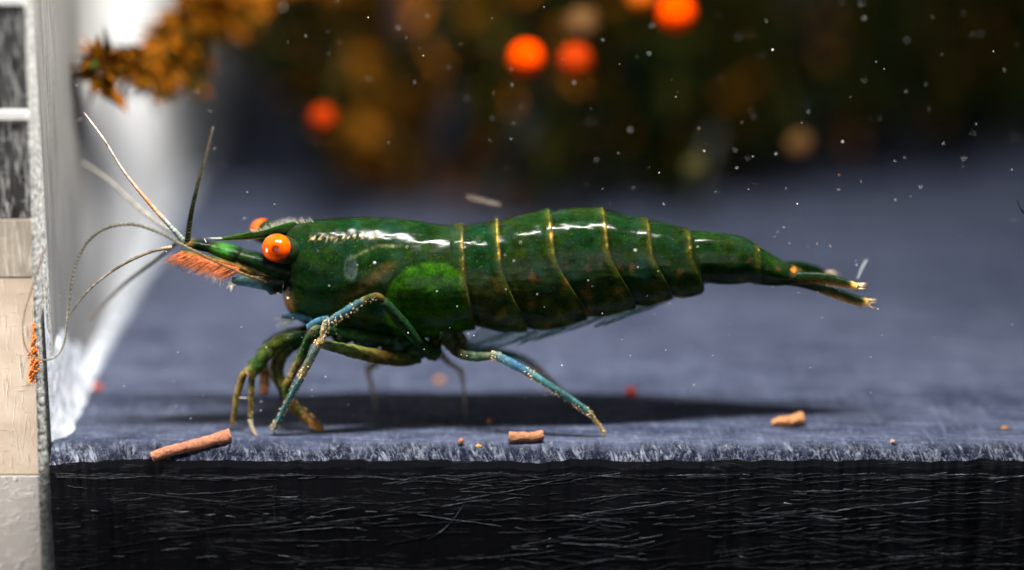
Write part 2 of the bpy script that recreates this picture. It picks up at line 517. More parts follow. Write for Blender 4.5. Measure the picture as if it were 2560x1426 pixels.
o = g.build('frosted_arris', M_GRIT, wall)

# dried silicone smear in the corner, thick at the front and thinning along the joint
sm = MB()
NI, NJ = 70, 60
gg = []
for i in range(NI + 1):
    y = -0.45 + 5.2 * (i / NI)
    r = []
    for j in range(NJ + 1):
        z = -0.05 + 3.6 * (j / NJ)
        top = 2.9 - 0.42 * max(0, y) + 0.6 * nz(y * 0.9, 2.0) + 0.12 * nz(y * 3, 5.0)
        m_ = smooth(top, top - 0.35, z)
        front = smooth(-0.45, -0.2, y) * smooth(4.7, 3.4, y + 0.6 * nz(z * 2, 1.0))
        fillet = 0.42 * math.exp(-z / 0.35) * (0.75 + 0.7 * nz(y * 1.1, 7.0))
        th = m_ * front * (0.06 + max(0, fillet) + 0.09 * nz(y * 1.5, z * 1.5, 3.0) + 0.018 * nz(y * 6, z * 6, 6.0))
        r.append(sm.vert((XW - 0.04 + max(0.0, th) + 0.02, y, z)))
    gg.append(r)
for i in range(NI):
    for j in range(NJ):
        sm.f.append((gg[i][j], gg[i + 1][j], gg[i + 1][j + 1], gg[i][j + 1]))
sm.build('silicone_smear', M_SEAL, wall)
be = MB()
tube(be, [(Vector((XW + 0.02, 4 + k * 2.0, 0.05)), 0.26 + 0.12 * nz(k * 1.7, 2.0)) for k in range(16)], (1, 1, 1), n=10, seg=6, rough=0.35)
be.build('silicone_bead', M_SEAL, wall)

# ------------------------------------------------------------------ shrimp
YM = 1.0
root = empty('green_shrimp', (0.5, YM, 0.0), 'dark green shrimp with orange eyes walking on the black slab', 'shrimp')

def mat_body():
    m = NT('shrimp_shell')
    a = m.attr()
    f1 = m.ramp(m.noise(s=3.2, detail=7, rough=0.72), 0.33, 0.67, 0.35, 1.75)
    gq = m.n.new('ShaderNodeVectorMath'); gq.operation = 'SCALE'
    m.link(a, gq.inputs[0]); m.link(f1, gq.inputs['Scale'])
    fine = m.ramp(m.noise(s=15, detail=4, rough=0.65), 0.48, 0.64)
    col = m.mix(m.math('MULTIPLY', fine, 0.6), gq.outputs[0], (0.004, 0.014, 0.005))
    dots = m.ramp(m.noise(s=19, detail=2), 0.64, 0.72)
    col = m.mix(m.math('MULTIPLY', dots, 0.35), col, (0.10, 0.16, 0.05))
    teal = m.ramp(m.noise(s=1.3, detail=4), 0.52, 0.68)
    col = m.mix(m.math('MULTIPLY', teal, 0.35), col, (0.006, 0.04, 0.034))
    b1 = m.bump(m.noise(scale=(0.8, 1.2, 1.6), s=1.3, detail=2, rough=0.5), 0.42, 0.13)
    b2 = m.bump(m.noise(scale=(1, 1, 2), s=9, detail=4, rough=0.6), 0.10, 0.02, b1)
    m.b.inputs['Subsurface Radius'].default_value = (0.2, 0.6, 0.1)
    ro = m.ramp(m.noise(s=3.5, detail=5, rough=0.6), 0.35, 0.7, 0.10, 0.26)
    return m.set(Base_Color=col, Roughness=ro, IOR=1.22, Specular_IOR_Level=0.5, Subsurface_Weight=0.75, Subsurface_Scale=1.1)
M_BODY = mat_body()
M_LIMB = pigment('shrimp_limb', 0.36, 0.4, 6, 0.7, 0.6, 11, IOR=1.24, Subsurface_Weight=0.2, Subsurface_Scale=0.2)
def mat_glassy(name, alpha, **k):
    m = NT(name); a = m.attr()
    f = m.ramp(m.noise(s=9, detail=4), 0.3, 0.7, 0.6, 1.4)
    gq = m.n.new('ShaderNodeVectorMath'); gq.operation = 'SCALE'
    m.link(a, gq.inputs[0]); m.link(f, gq.inputs['Scale'])
    al = m.ramp(m.noise(s=7, detail=3), 0.3, 0.7, alpha * 0.8, min(1, alpha * 1.2))
    m.bump(m.noise(s=18, detail=4), 0.3, 0.03)
    return m.set(Base_Color=gq.outputs[0], Alpha=al, Roughness=0.25, IOR=1.24, Specular_IOR_Level=0.5, **k)
M_CLEAR = mat_glassy('shrimp_clear_limb', 0.74)
M_FIN = mat_glassy('shrimp_swimmeret', 0.36)
M_HAIR = pigment('bristle', 0.5, 0.3, 5, 0.3)
M_HAIRC = mat_glassy('fine_bristle', 0.55)

GREEN = (0.003, 0.019, 0.004); OLIVE = (0.014, 0.025, 0.0015); DARK = (0.002, 0.007, 0.002)
TEAL = (0.003, 0.022, 0.018); BRIGHT = (0.020, 0.085, 0.001); GOLD = (0.80, 0.45, 0.10); BROWN = (0.085, 0.045, 0.008)
BLUE = (0.10, 0.26, 0.32); SAND = (0.62, 0.47, 0.26); ORANGE = (0.85, 0.26, 0.05)

# stations: top px,py   bottom px,py   half width   lower narrowing
ST = [(712, 590, 704, 724, 0.42, 0.8), (722, 572, 708, 742, 0.58, 0.8), (745, 557, 716, 768, 0.76, 0.75), (790, 552, 742, 796, 0.92, 0.72),
      (850, 549, 800, 820, 1.02, 0.70), (920, 548, 880, 835, 1.10, 0.68), (1000, 551, 975, 842, 1.14, 0.68),
      (1060, 560, 1055, 842, 1.15, 0.70), (1110, 567, 1122, 832, 1.12, 0.74), (1157, 567, 1190, 818, 1.10, 0.8),
      (1245, 556, 1318, 824, 1.12, 0.86), (1310, 540, 1396, 812, 1.12, 0.88), (1375, 530, 1468, 794, 1.09, 0.88), (1440, 524, 1528, 780, 1.05, 0.88),
      (1510, 527, 1588, 768, 1.0, 0.88), (1560, 540, 1634, 755, 0.95, 0.88), (1620, 552, 1680, 744, 0.88, 0.86), (1670, 563, 1720, 736, 0.80, 0.86), (1720, 577, 1758, 728, 0.70, 0.86),
      (1733, 579, 1762, 709, 0.60, 0.8), (1780, 582, 1800, 711, 0.57, 0.75), (1830, 589, 1838, 711, 0.53, 0.7), (1865, 598, 1870, 707, 0.48, 0.7), (1897, 617, 1900, 706, 0.43, 0.7),
      (1935, 641, 1936, 708, 0.39, 0.7), (1970, 660, 1970, 706, 0.34, 0.7), (2010, 677, 2010, 704, 0.27, 0.8), (2060, 688, 2060, 705, 0.17, 0.8), (2105, 700, 2105, 708, 0.08, 0.8)]
BOUND = [1157, 1245, 1375, 1510, 1620, 1722, 1897]
def station(u):
    for i in range(len(ST) - 1):
        if ST[i][0] <= u <= ST[i + 1][0]: break
    P0, P1, P2, P3 = ST[max(i - 1, 0)], ST[i], ST[i + 1], ST[min(i + 2, len(ST) - 1)]
    h = P2[0] - P1[0]
    t = (u - P1[0]) / h
    out = [u]
    for k in range(1, 6):
        # hermite with finite differences limited for uneven spacing
        m1 = (P2[k] - P0[k]) / max(P2[0] - P0[0], 1e-6) * h
        m2 = (P3[k] - P1[k]) / max(P3[0] - P1[0], 1e-6) * h
        out.append((2 * t ** 3 - 3 * t * t + 1) * P1[k] + (t ** 3 - 2 * t * t + t) * m1 + (-2 * t ** 3 + 3 * t * t) * P2[k] + (t ** 3 - t * t) * m2)
    return out
def lip(u):
    k = 1.0
    for b in BOUND:
        amp = 0.030 if b < 1890 else 0.02
        if b - 34 < u <= b: k += amp * smooth(b - 34, b - 4, u)
        elif b < u < b + 40: k -= 0.022 * (1 - smooth(b, b + 40, u))
    return k
def scallop(u):
    for a, b in zip(BOUND[:-2], BOUND[1:-1]):
        if a <= u <= b:
            t = (u - a) / (b - a)
            return 9 * math.sin(math.pi * t) - 3
    return 0
us = set()
u = 712.0
while u < 2105: us.add(round(u, 2)); u += 4.0
for b in BOUND: us |= {b - 6, b - 2, b, b + 0.6, b + 3, b + 7}
us = sorted(x for x in us if 712 <= x <= 2105)
us[-1] = 2105.0
NTH = 120
bm_ = MB()
def pattern(px, py, u, th, near_v):
    n1 = nz(px * 0.012, py * 0.012, 1.0); n2 = nz(px * 0.035, py * 0.035, 5.0); n3 = nz(px * 0.11, py * 0.11, 9.0)
    c = mix(GREEN, OLIVE, clamp(0.35 + 0.9 * n1 + 0.3 * n2))
    upper = smooth(0.2, 0.9, math.cos(th))
    c = mix(c, TEAL, 0.45 * smooth(0.05, 0.5, n2 + 0.3 * n1))
    if u < 1150:                                        # carapace
        c = mix(c, DARK, 0.7 * smooth(745, 705, px) )
        e = math.hypot((px - 1078) / 122, (py - 765) / 112)
        if e < 1: c = mix(c, BRIGHT, 0.85 * smooth(1.0, 0.93, e) * (0.8 + 0.4 * n2))
        c = mix(c, DARK, 0.55 * math.exp(-((e - 1.02) / 0.03) ** 2) * smooth(780, 700, py))
        # olive brown streak above the leg bases
        s = abs((px - 925) * 0.66 + (py - 705) * 0.75 - 0)
        c = mix(c, BROWN, 0.55 * math.exp(-(s / 14) ** 2) * smooth(60, 30, abs(py - 700)))
        e2 = math.hypot((px - 877) / 13, (py - 672) / 27)
        c = mix(c, (0.035, 0.048, 0.046), smooth(1.0, 0.75, e2))
        c = mix(c, (0.045, 0.085, 0.05), 0.8 * math.exp(-((e2 - 1.08) / 0.16) ** 2))
        c = mix(c, DARK, 0.7 * math.exp(-((e2 - 1.6) / 0.3) ** 2) * smooth(660, 700, py))
        # pale hair-thin seams
        seam = abs(py - (655 - 10 * math.sin((px - 850) * 0.011) - 30 * smooth(850, 950, px)))
        c = mix(c, (0.16, 0.17, 0.07), 0.5 * math.exp(-(seam / 3.0) ** 2) * smooth(850, 890, px) * smooth(1020, 980, px))
        seam2 = abs(py - (718 + 12 * math.sin((px - 740) * 0.02)))
        c = mix(c, DARK, 0.6 * math.exp(-(seam2 / 4) ** 2) * smooth(960, 900, px))
        front = math.exp(-((px - 712) / 16) ** 2) * math.exp(-((py - 762) / 22) ** 2)
        c = mix(c, (0.55, 0.26, 0.05), 0.8 * front)
        # pale flecks running back from the orbit
        fl = math.exp(-((py - (597 - 8 * smooth(760, 950, px))) / 7) ** 2) * smooth(765, 785, px) * smooth(960, 920, px)
        c = mix(c, (0.62, 0.45, 0.28), 0.8 * fl * smooth(0.12, 0.35, n3))
    else:
        low = smooth(660, 770, py)  # olive side plates, brightened low down in place of bounced light
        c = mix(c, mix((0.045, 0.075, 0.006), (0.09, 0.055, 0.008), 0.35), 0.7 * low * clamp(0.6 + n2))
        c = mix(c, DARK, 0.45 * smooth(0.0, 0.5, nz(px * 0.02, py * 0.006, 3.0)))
    for b in BOUND:
        dd = u - b
        if -26 < dd < 24:
            line = math.exp(-((dd + 2) / (2.6 + 1.6 * nz(py * 0.03, b))) ** 2)
            glow = math.exp(-((dd + 5) / 9.0) ** 2)
            top = smooth(0.22, 0.80, math.cos(th) + 0.45 * n3) * smooth(1.02, 0.86, math.cos(th) - 0.15 * n2)
            br = clamp(0.35 + 1.6 * nz(py * 0.05, b * 0.37, 2.0), 0.08, 1)
            if b == 1897: br = clamp(1.8 * nz(py * 0.07, 0.3) + 0.4)
            c = mix(c, GOLD, 0.80 * line * top * br)
            c = mix(c, (0.12, 0.10, 0.012), 0.30 * glow * smooth(-0.9, 0.2, math.cos(th)) * (1 - 0.5 * top))
            c = mix(c, DARK, 0.75 * math.exp(-((dd - 6) / 4.0) ** 2))
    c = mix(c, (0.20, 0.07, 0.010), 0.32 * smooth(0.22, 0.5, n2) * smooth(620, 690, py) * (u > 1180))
    # eyespot and the pale blotch at the tail root
    d1 = math.hypot(px - 1984, py - 675)
    c = mix(c, (0.95, 0.25, 0.02), smooth(9, 4, d1))
    d2 = math.hypot(px - 1990, (py - 658) * 1.2)
    c = mix(c, (0.75, 0.50, 0.30), 0.85 * smooth(15, 7, d2))
    return tuple(clamp(x) for x in c)
rings = []
for u in us:
    _, ty, bx, by, w, low = station(u)
    T = U(u, ty, YM); B = U(bx, by + scallop(u), YM)
    Mid = (T + B) / 2; A = (T - B) / 2
    k = lip(u)
    cap = 1.0
    ring = []
    for j in range(NTH):
        th = 2 * math.pi * j / NTH
        c_, s_ = math.cos(th), math.sin(th)
        cc = math.copysign(abs(c_) ** 0.9, c_); ss = math.copysign(abs(s_) ** 0.86, s_)
        ww = w * (1 - (1 - low) * smooth(0.1, -1.0, c_))
        if c_ > 0.2 and u < 1130: ww *= 1 - 0.16 * smooth(0.2, 1, c_)
        nrm = 1 + 0.010 * nz(u * 0.012, c_ * 2, s_ * 2) + 0.006 * nz(u * 0.05, c_ * 5, s_ * 5)
        p = Mid + A * (cc * k * nrm) + Vector((0, 1, 0)) * (ww * ss * k * nrm)
        if u > 1100:                                    # side plates sweep back below the flank
            tt = (1 - cc) / 2
            p.x += (B.x - T.x) * ((0.30 * tt + 0.70 * smooth(0.25, 0.95, tt)) - tt) * smooth(1100, 1180, u)
        # swollen gill chamber and ovary
        q = Vector((p.x, 2 * YM - p.y if p.y > YM else p.y, p.z))
        px, py = proj(q)
        if 860 < px < 1200 and u < 1157:
            e = math.hypot((px - 1078) / 122, (py - 765) / 112)
            bul = 0.07 * smooth(1.05, 0.75, e)
            e2 = math.hypot((px - 877) / 13, (py - 672) / 27)
            bul -= 0.06 * smooth(1.0, 0.6, e2)
            p.y += -bul if p.y < YM else bul
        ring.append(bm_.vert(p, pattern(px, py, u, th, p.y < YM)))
    rings.append(ring)
for i in range(len(rings) - 1):
    for j in range(NTH):
        j2 = (j + 1) % NTH
        bm_.f.append((rings[i][j], rings[i + 1][j], rings[i + 1][j2], rings[i][j2]))
def cap_ring(ring, out, levels=5):
    pts = [Vector(bm_.v[i]) for i in ring]
    c0 = sum(pts, Vector()) / len(pts)
    prev = ring
    for l in range(1, levels + 1):
        a = math.pi / 2 * l / (levels + 0.3)
        new = []
        for k_, p in enumerate(pts):
            q = c0 + (p - c0) * math.cos(a) + out * math.sin(a)
            px, py = proj(q)
            new.append(bm_.vert(q, mix(DARK, GREEN, 0.25)))
        for j in range(NTH):
            j2 = (j + 1) % NTH
            bm_.f.append((new[j], prev[j], prev[j2], new[j2]))
        prev = new
    bm_.f.append(tuple(prev[::-1]))
cap_ring(rings[0], Vector((-0.22, 0, -0.05)))
bm_.f.append(tuple(rings[-1]))
# rostrum: keeled blade growing out of the carapace front, same skin
ro = [(538, 601, 0.015, 0.02), (565, 597, 0.05, 0.05), (600, 593, 0.085, 0.06), (650, 586, 0.12, 0.075), (700, 577, 0.15, 0.10), (745, 571, 0.20, 0.16), (800, 572, 0.24, 0.24), (860, 580, 0.25, 0.3)]
data = spline([(a, b, c, d) for a, b, c, d in ro], 8)
rr = []
for a, b, hz, hw in data:
    c0 = U(a, b, YM - 0.05 + 0.05 * smooth(540, 760, a))
    ring = []
    for j in range(20):
        th = 2 * math.pi * j / 20
        cth, sth = math.cos(th), math.sin(th)
        col = mix((0.016, 0.018, 0.004), GREEN, smooth(640, 800, a))
        edge = smooth(-0.55, -0.95, cth)
        col = mix(col, (0.70, 0.42, 0.14), 0.8 * edge * smooth(720, 650, a))
        ring.append(bm_.vert(c0 + Vector((0, hw * sth * (1 - 0.5 * max(0, cth)), hz * cth)), col))
    rr.append(ring)
for i in range(len(rr) - 1):
    for j in range(20):
        j2 = (j + 1) % 20
        bm_.f.append((rr[i][j], rr[i + 1][j], rr[i + 1][j2], rr[i][j2]))
bm_.f.append(tuple(rr[0][::-1])); bm_.f.append(tuple(rr[-1]))
body = bm_.build('body', M_BODY, root)

# eyes
def mat_eye():
    m = NT('shrimp_eye')
    a = m.attr()
    n = m.ramp(m.noise(s=9, detail=5, rough=0.7), 0.35, 0.7)
    col = m.mix(m.math('MULTIPLY', n, 0.45), a, (0.45, 0.03, 0.0))
    m.b.inputs['Subsurface Radius'].default_value = (0.5, 0.12, 0.02)
    return m.set(Base_Color=col, Roughness=0.12, Subsurface_Weight=0.25, Subsurface_Scale=0.15)
M_EYE = mat_eye()
def eye(px, py, Y, r, sgn):
    c = U(px, py, Y)
    look = (U(px - 8, py + 6, Y - 1) - c).normalized() if sgn < 0 else Vector((-0.3, 1, 0)).normalized()
    def col(d):
        a = d.dot(look)
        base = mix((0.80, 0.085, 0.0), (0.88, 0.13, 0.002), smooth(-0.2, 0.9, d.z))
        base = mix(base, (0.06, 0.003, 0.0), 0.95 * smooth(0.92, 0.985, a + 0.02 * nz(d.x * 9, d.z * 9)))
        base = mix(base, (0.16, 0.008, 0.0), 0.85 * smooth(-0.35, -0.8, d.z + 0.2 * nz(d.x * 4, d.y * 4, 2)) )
        return base
    mb = MB()
    lump(mb, c, r, r, r * 0.95, col, 56, 40, rough=0.008)
    e = mb.build('eye', M_EYE, root)
    st = MB()
    q = U(px + 42, py + 12, YM + (Y - YM) * 0.5)
    tube(st, [(q, r * 0.75), (c.lerp(q, 0.5), r * 0.95), (c.lerp(q, 0.18), r * 0.95), (c + Vector((-0.03, 0, 0)), r * 0.75)], [DARK, (0.015, 0.03, 0.01), (0.02, 0.02, 0.01), (0.03, 0.02, 0.01)], n=18, seg=6)
    st.build('eyestalk', M_LIMB, root)
eye(692, 620, 0.10, 0.37, -1)
eye(656, 578, 1.78, 0.33, 1)

# antennule peduncle and its flagella
def limb(name, parts, mat=M_LIMB, n=14, seg=8, hairs=None, rough=0.08):
    """parts: list of ([(px,py,Y,r)...], colours); each is one article of the limb"""
    mb = MB()
    for pts, cols in parts:
        P = [((U(a, b, c) if not isinstance(a, Vector) else a), r) for a, b, c, r in pts]
        tube(mb, P, cols, n=n, seg=seg, rough=rough)
    o = mb.build(name, mat, root)
    return o
PE = mix(GREEN, DARK, 0.2)
for s, dy in ((0, 0.35), (1, 1.55)):
    k = s * 1.0
    dx, dpy = (0, 0) if s == 0 else (4, -4)
    limb('antennule_base', [
        ([(720 + dx, 682 + dpy, dy + 0.15, 0.30), (680 + dx, 668 + dpy, dy + 0.05, 0.26), (630 + dx, 652 + dpy, dy, 0.19), (592 + dx, 640 + dpy, dy, 0.15)], [DARK, PE, GREEN, OLIVE]),
        ([(597 + dx, 642 + dpy, dy, 0.15), (588 + dx, 638 + dpy, dy, 0.18), (555 + dx, 629 + dpy, dy, 0.17), (524 + dx, 620 + dpy, dy, 0.13)], [OLIVE, GREEN, (0.03, 0.15, 0.015), OLIVE]),
        ([(527 + dx, 621 + dpy, dy, 0.12), (515 + dx, 618 + dpy, dy, 0.125), (490 + dx, 613 + dpy, dy, 0.12), (464 + dx, 610 + dpy, dy, 0.09)], [OLIVE, DARK, GREEN, (0.25, 0.14, 0.03)])])

def flagellum(name, path, cols, mat=M_LIMB, ann=2, seg=14, amp=0.10):
    mb = MB()
    P = [(U(a, b, c), r) for a, b, c, r in path]
    tube(mb, P, cols, n=8, seg=seg * 2, ring=lambda i: 1 + amp * (1 if (i // ann) % 2 else -1))
    return mb.build(name, mat, root)
DK = (0.03, 0.034, 0.016); PALE = (0.20, 0.175, 0.125); GREYB = (0.24, 0.24, 0.20)
flagellum('flagellum', [(468, 612, 0.35, 0.075), (474, 560, 0.3, 0.066), (486, 500, 0.25, 0.055), (508, 415, 0.2, 0.04), (533, 318, 0.15, 0.022)], [DK, DK, DK, (0.10, 0.09, 0.06), (0.18, 0.15, 0.12)])
flagellum('flagellum', [(464, 608, 0.45, 0.075), (420, 560, 0.55, 0.062), (378, 514, 0.65, 0.05), (310, 430, 0.8, 0.036), (260, 350, 0.95, 0.03), (210, 282, 1.1, 0.02)],
          [(0.25, 0.3, 0.24), (0.30, 0.34, 0.3), (0.75, 0.30, 0.14), (0.5, 0.36, 0.3), (0.5, 0.44, 0.4), (0.55, 0.42, 0.4)], M_LIMB)
flagellum('flagellum', [(442, 584, 1.6, 0.07), (390, 555, 1.9, 0.06), (330, 505, 2.5, 0.05), (270, 450, 3.1, 0.04), (205, 405, 3.7, 0.025)], (0.35, 0.33, 0.28), M_CLEAR)
flagellum('flagellum', [(430, 618, 0.5, 0.05), (370, 632, 0.4, 0.042), (290, 672, 0.3, 0.034), (222, 726, 0.25, 0.026), (172, 790, 0.2, 0.016)],
          [(0.35, 0.30, 0.2), PALE, PALE, (0.40, 0.34, 0.27), PALE], M_LIMB)
flagellum('flagellum', [(450, 600, 1.4, 0.06), (400, 640, 1.6, 0.055), (310, 712, 1.9, 0.05), (225, 800, 2.2, 0.035)], [DK, (0.14, 0.15, 0.11), (0.2, 0.19, 0.15), (0.4, 0.3, 0.22)], M_CLEAR)
flagellum('long_antenna', [(668, 706, 0.1, 0.04), (600, 682, -0.12, 0.036), (520, 645, -0.16, 0.038), (450, 610, -0.16, 0.042), (400, 582, -0.14, 0.046), (330, 561, -0.12, 0.044), (262, 572, -0.15, 0.040),
                           (215, 610, -0.2, 0.038), (190, 662, -0.3, 0.036), (177, 725, -0.4, 0.034), (168, 800, -0.5, 0.032), (160, 858, -0.6, 0.030), (140, 892, -0.8, 0.027), (105, 900, -0.95, 0.025),
                           (72, 882, -1.0, 0.023), (57, 838, -0.95, 0.021), (62, 780, -0.9, 0.019), (86, 705, -0.9, 0.017), (111, 627, -0.9, 0.018)],
          [(0.16, 0.10, 0.035)] * 3 + [(0.16, 0.15, 0.11)] * 5 + [(0.22, 0.205, 0.165)] * 6 + [(0.20, 0.14, 0.08)] * 4 + [(0.35, 0.09, 0.04)], M_CLEAR, ann=2, seg=12, amp=0.13)

# antennal scales with their orange fringe of bristles
def blade(mb, up, lo, Y0, Y1, th, cols, bow=0.0):
    """flat leaf between two pixel outlines given as equal-length lists"""
    n = len(up)
    A = spline([(a, b) for a, b in up], 6); B = spline([(a, b) for a, b in lo], 6)
    m = len(A); K = 6
    base = len(mb.v)
    for i in range(m):
        Y = Y0 + (Y1 - Y0) * i / (m - 1)
        for side in (-1, 1):
            for k in range(K + 1):
                t = k / K
                x, y = A[i][0] + (B[i][0] - A[i][0]) * t, A[i][1] + (B[i][1] - A[i][1]) * t
                edge = math.sin(math.pi * t) ** 0.6 if 0 < t < 1 else 0.0
                p = U(x, y, Y + side * th * (0.12 + 0.88 * edge) + bow * math.sin(math.pi * t))
                mb.vert(p, cols(i / (m - 1), t))
    W = 2 * (K + 1)
    for i in range(m - 1):
        for k in range(K):
            a = base + i * W + k; b = a + W
            mb.f.append((a, a + 1, b + 1, b))
            a2 = a + K + 1; b2 = b + K + 1
            mb.f.append((a2, b2, b2 + 1, a2 + 1))
        for k in (0, K):
            a = base + i * W + k; b = a + W
            mb.f.append((a, b, b + K + 1, a + K + 1) if k == 0 else (a, a + K + 1, b + K + 1, b))
    e0, e1 = base, base + (m - 1) * W
    mb.f.append(tuple(range(e0, e0 + K + 1)) + tuple(range(e0 + W - 1, e0 + K, -1)))
    mb.f.append(tuple(range(e1, e1 + K + 1))[::-1] + tuple(range(e1 + K + 1, e1 + W)))
sc = MB()
blade(sc, [(712, 672), (640, 660), (560, 645), (490, 630), (455, 623)], [(705, 722), (660, 712), (585, 672), (500, 650), (448, 632)], 0.30, 0.15, 0.05,
      lambda s, t: mix(mix(mix(GREEN, OLIVE, 0.5), (0.40, 0.26, 0.06), 0.8 * math.exp(-((t - 0.45) / 0.12) ** 2)), mix((0.80, 0.30, 0.10), OLIVE, 0.2), smooth(0.25, 0.6, s) * smooth(0.35, 0.7, t)))
scale = sc.build('antennal_scale', M_LIMB, root)
fr = MB()
rnd = random.Random(3)
for i in range(1000):
    t = rnd.random()
    t = t ** 0.8
    x = 450 + 150 * t; y = 634 + (676 - 634) * t + rnd.uniform(-6, 4)
    p = U(x, y, 0.30 - 0.3 * rnd.random())
    d = Vector((-1, rnd.uniform(-0.25, 0.35), -0.40 + rnd.uniform(-0.25, 0.2)))
    L = rnd.uniform(0.25, 0.62)
    tipc = rnd.random()
    hair(fr, p, d, L, 0.009, mix((0.95, 0.30, 0.09), (0.92, 0.52, 0.32), 0.6 * tipc), Vector((0, 0, -0.05)))
f_ = fr.build('bristle_fringe', M_HAIRC, scale); f_['kind'] = 'stuff'
sc = MB()
blade(sc, [(712, 694), (660, 690), (620, 690), (580, 694)], [(705, 735), (660, 726), (620, 718), (580, 712)], 0.25, 0.15, 0.07,
      lambda s, t: mix(mix((0.03, 0.075, 0.06), DARK, smooth(0.55, 0.1, s)), (0.035, 0.13, 0.20), 0.8 * smooth(0.45, 0.8, t) * smooth(0.15, 0.5, s)))
lowsc = sc.build('antenna_base', M_CLEAR, root)
fr = MB()
for i in range(60):
    t = rnd.random()
    if i < 34: p = U(583 + rnd.uniform(-4, 8), 694 + rnd.random() * 20, 0.12)
    else: p = U(590 - 70 * t, 712 - 26 * t, 0.1)
    d = Vector((rnd.uniform(-1, 0.0), rnd.uniform(-0.3, 0.3), rnd.uniform(-1.0, -0.2)))
    hair(fr, p, d, rnd.uniform(0.08, 0.26), 0.010, (0.75, 0.72, 0.62))
f_ = fr.build('bristle_tuft', M_HAIR, lowsc); f_['kind'] = 'stuff'

mb = MB()
lump(mb, U(692, 692, 0.75), 0.44, 0.52, 0.42, (0.006, 0.012, 0.004), 26, 18, 0.18, 1.8, seed=3)
mb.build('head_base', M_LIMB, body)

# short fuzz on the ridge of the rostrum and the head
fr = MB()
for i in range(170):
    x = rnd.uniform(630, 785); y = 580 - 26 * smooth(630, 740, x) - 2
    if x > 740: y = 556 - 3 * smooth(740, 780, x)
    p = U(x, y + 3, YM - 0.1 + rnd.uniform(-0.1, 0.1))
    hair(fr, p, Vector((rnd.uniform(-1.2, 0.0), rnd.uniform(-0.5, 0.5), 1)), rnd.uniform(0.06, 0.2), 0.007, (0.5, 0.48, 0.4))
f_ = fr.build('head_fuzz', M_HAIRC, body); f_['kind'] = 'stuff'
fr = MB()
hair(fr, U(560, 597, 0.95), Vector((-1, 0, 0.02)), 0.55, 0.03, (0.55, 0.55, 0.5))
fr.build('rostrum_spine', M_HAIR, body)
fr = MB()
hair(fr, U(517, 612, 0.4), Vector((-0.35, 0, 1)), 0.2, 0.02, (0.7, 0.68, 0.6))
fr.build('antennule_spine', M_HAIR, root)

# walking legs ------------------------------------------------------------
def spikes(name, parent, runs, seed, cols=((0.78, 0.60, 0.34), (0.62, 0.45, 0.22)), rmul=1.0, crust=True):
    """little bristles and grit on a leg; runs: (p, q, radius, count, length)"""
    r = random.Random(seed)
    mb = MB()
    for p, q, rad, n, L in runs:
        ax = (q - p).normalized()
        s = ax.cross(Vector((0, 1, 0))).normalized(); b = ax.cross(s)
        for i in range(n):
            t = r.random(); a = r.uniform(0, 2 * math.pi)
            o = (s * math.cos(a) + b * math.sin(a))
            c = p.lerp(q, t) + o * rad * 0.9
            col = mix(cols[0], cols[1], r.random())
            if crust and r.random() < 0.5:
                lump(mb, c, r.uniform(0.012, 0.03), r.uniform(0.012, 0.03), r.uniform(0.012, 0.03), col, 6, 4, 0.5, 2, seed=i * 1.7)
            else:
                hair(mb, c, o + ax * r.uniform(0.2, 1.2), L * r.uniform(0.5, 1.3), 0.011 * rmul, col)
    o = mb.build(name, M_HAIR, parent)
    o['kind'] = 'stuff'
    return o

TL = (0.045, 0.12, 0.125); OL = (0.032, 0.045, 0.006); OB = (0.075, 0.052, 0.009); DKG = (0.009, 0.03, 0.007)

def leg(arts, mat_idx, name='leg'):
    """arts: list of (pts, cols, clear?) – dark and glassy articles joined as one limb"""
    mb = MB(); faces_mat = []
    for pts, cols, cl in arts:
        f0 = len(mb.f)
        P = [((U(a, b, c) if c is not None else UF(a, b, 0.02)), r) for a, b, c, r in pts]
        tube(mb, P, cols, n=14, seg=8, rough=0.24)
        faces_mat += [1 if cl else 0] * (len(mb.f) - f0)
    o = mb.build(name, M_LIMB, root)
    o.data.materials.append(M_CLEAR)
    o.data.polygons.foreach_set('material_index', faces_mat)
    return o

# leg with its shank lifted across the flank
l1 = leg([([(1085, 880, 0.5, 0.24), (1060, 868, 0.25, 0.17), (1010, 812, -0.1, 0.155), (958, 752, -0.36, 0.11)], [DKG, DKG, (0.008, 0.03, 0.010), (0.014, 0.04, 0.016)], False),
          ([(962, 754, -0.36, 0.09), (945, 741, -0.40, 0.085), (925, 744, -0.42, 0.085), (905, 755, -0.42, 0.085)], [DKG, OB, OL, (0.2, 0.16, 0.06)], False),
          ([(911, 751, -0.42, 0.08), (895, 760, -0.42, 0.10), (850, 787, -0.44, 0.10), (812, 812, -0.45, 0.085)], [(0.10, 0.15, 0.12), TL, (0.05, 0.14, 0.18), TL], True),
          ([(814, 808, -0.45, 0.085), (809, 825, -0.45, 0.075), (807, 845, -0.45, 0.06), (806, 857, -0.45, 0.02)], [SAND, (0.4, 0.34, 0.2), (0.35, 0.3, 0.18), SAND], True)], 0)
spikes('leg_bristles', l1, [(U(905, 757, -0.42), U(815, 812, -0.45), 0.11, 70, 0.07), (U(850, 792, -0.44), U(815, 814, -0.45), 0.11, 30, 0.08), (U(813, 812, -0.45), U(806, 855, -0.45), 0.08, 70, 0.08), (U(947, 741, -0.40), U(905, 754, -0.42), 0.085, 26, 0.05)], 11)

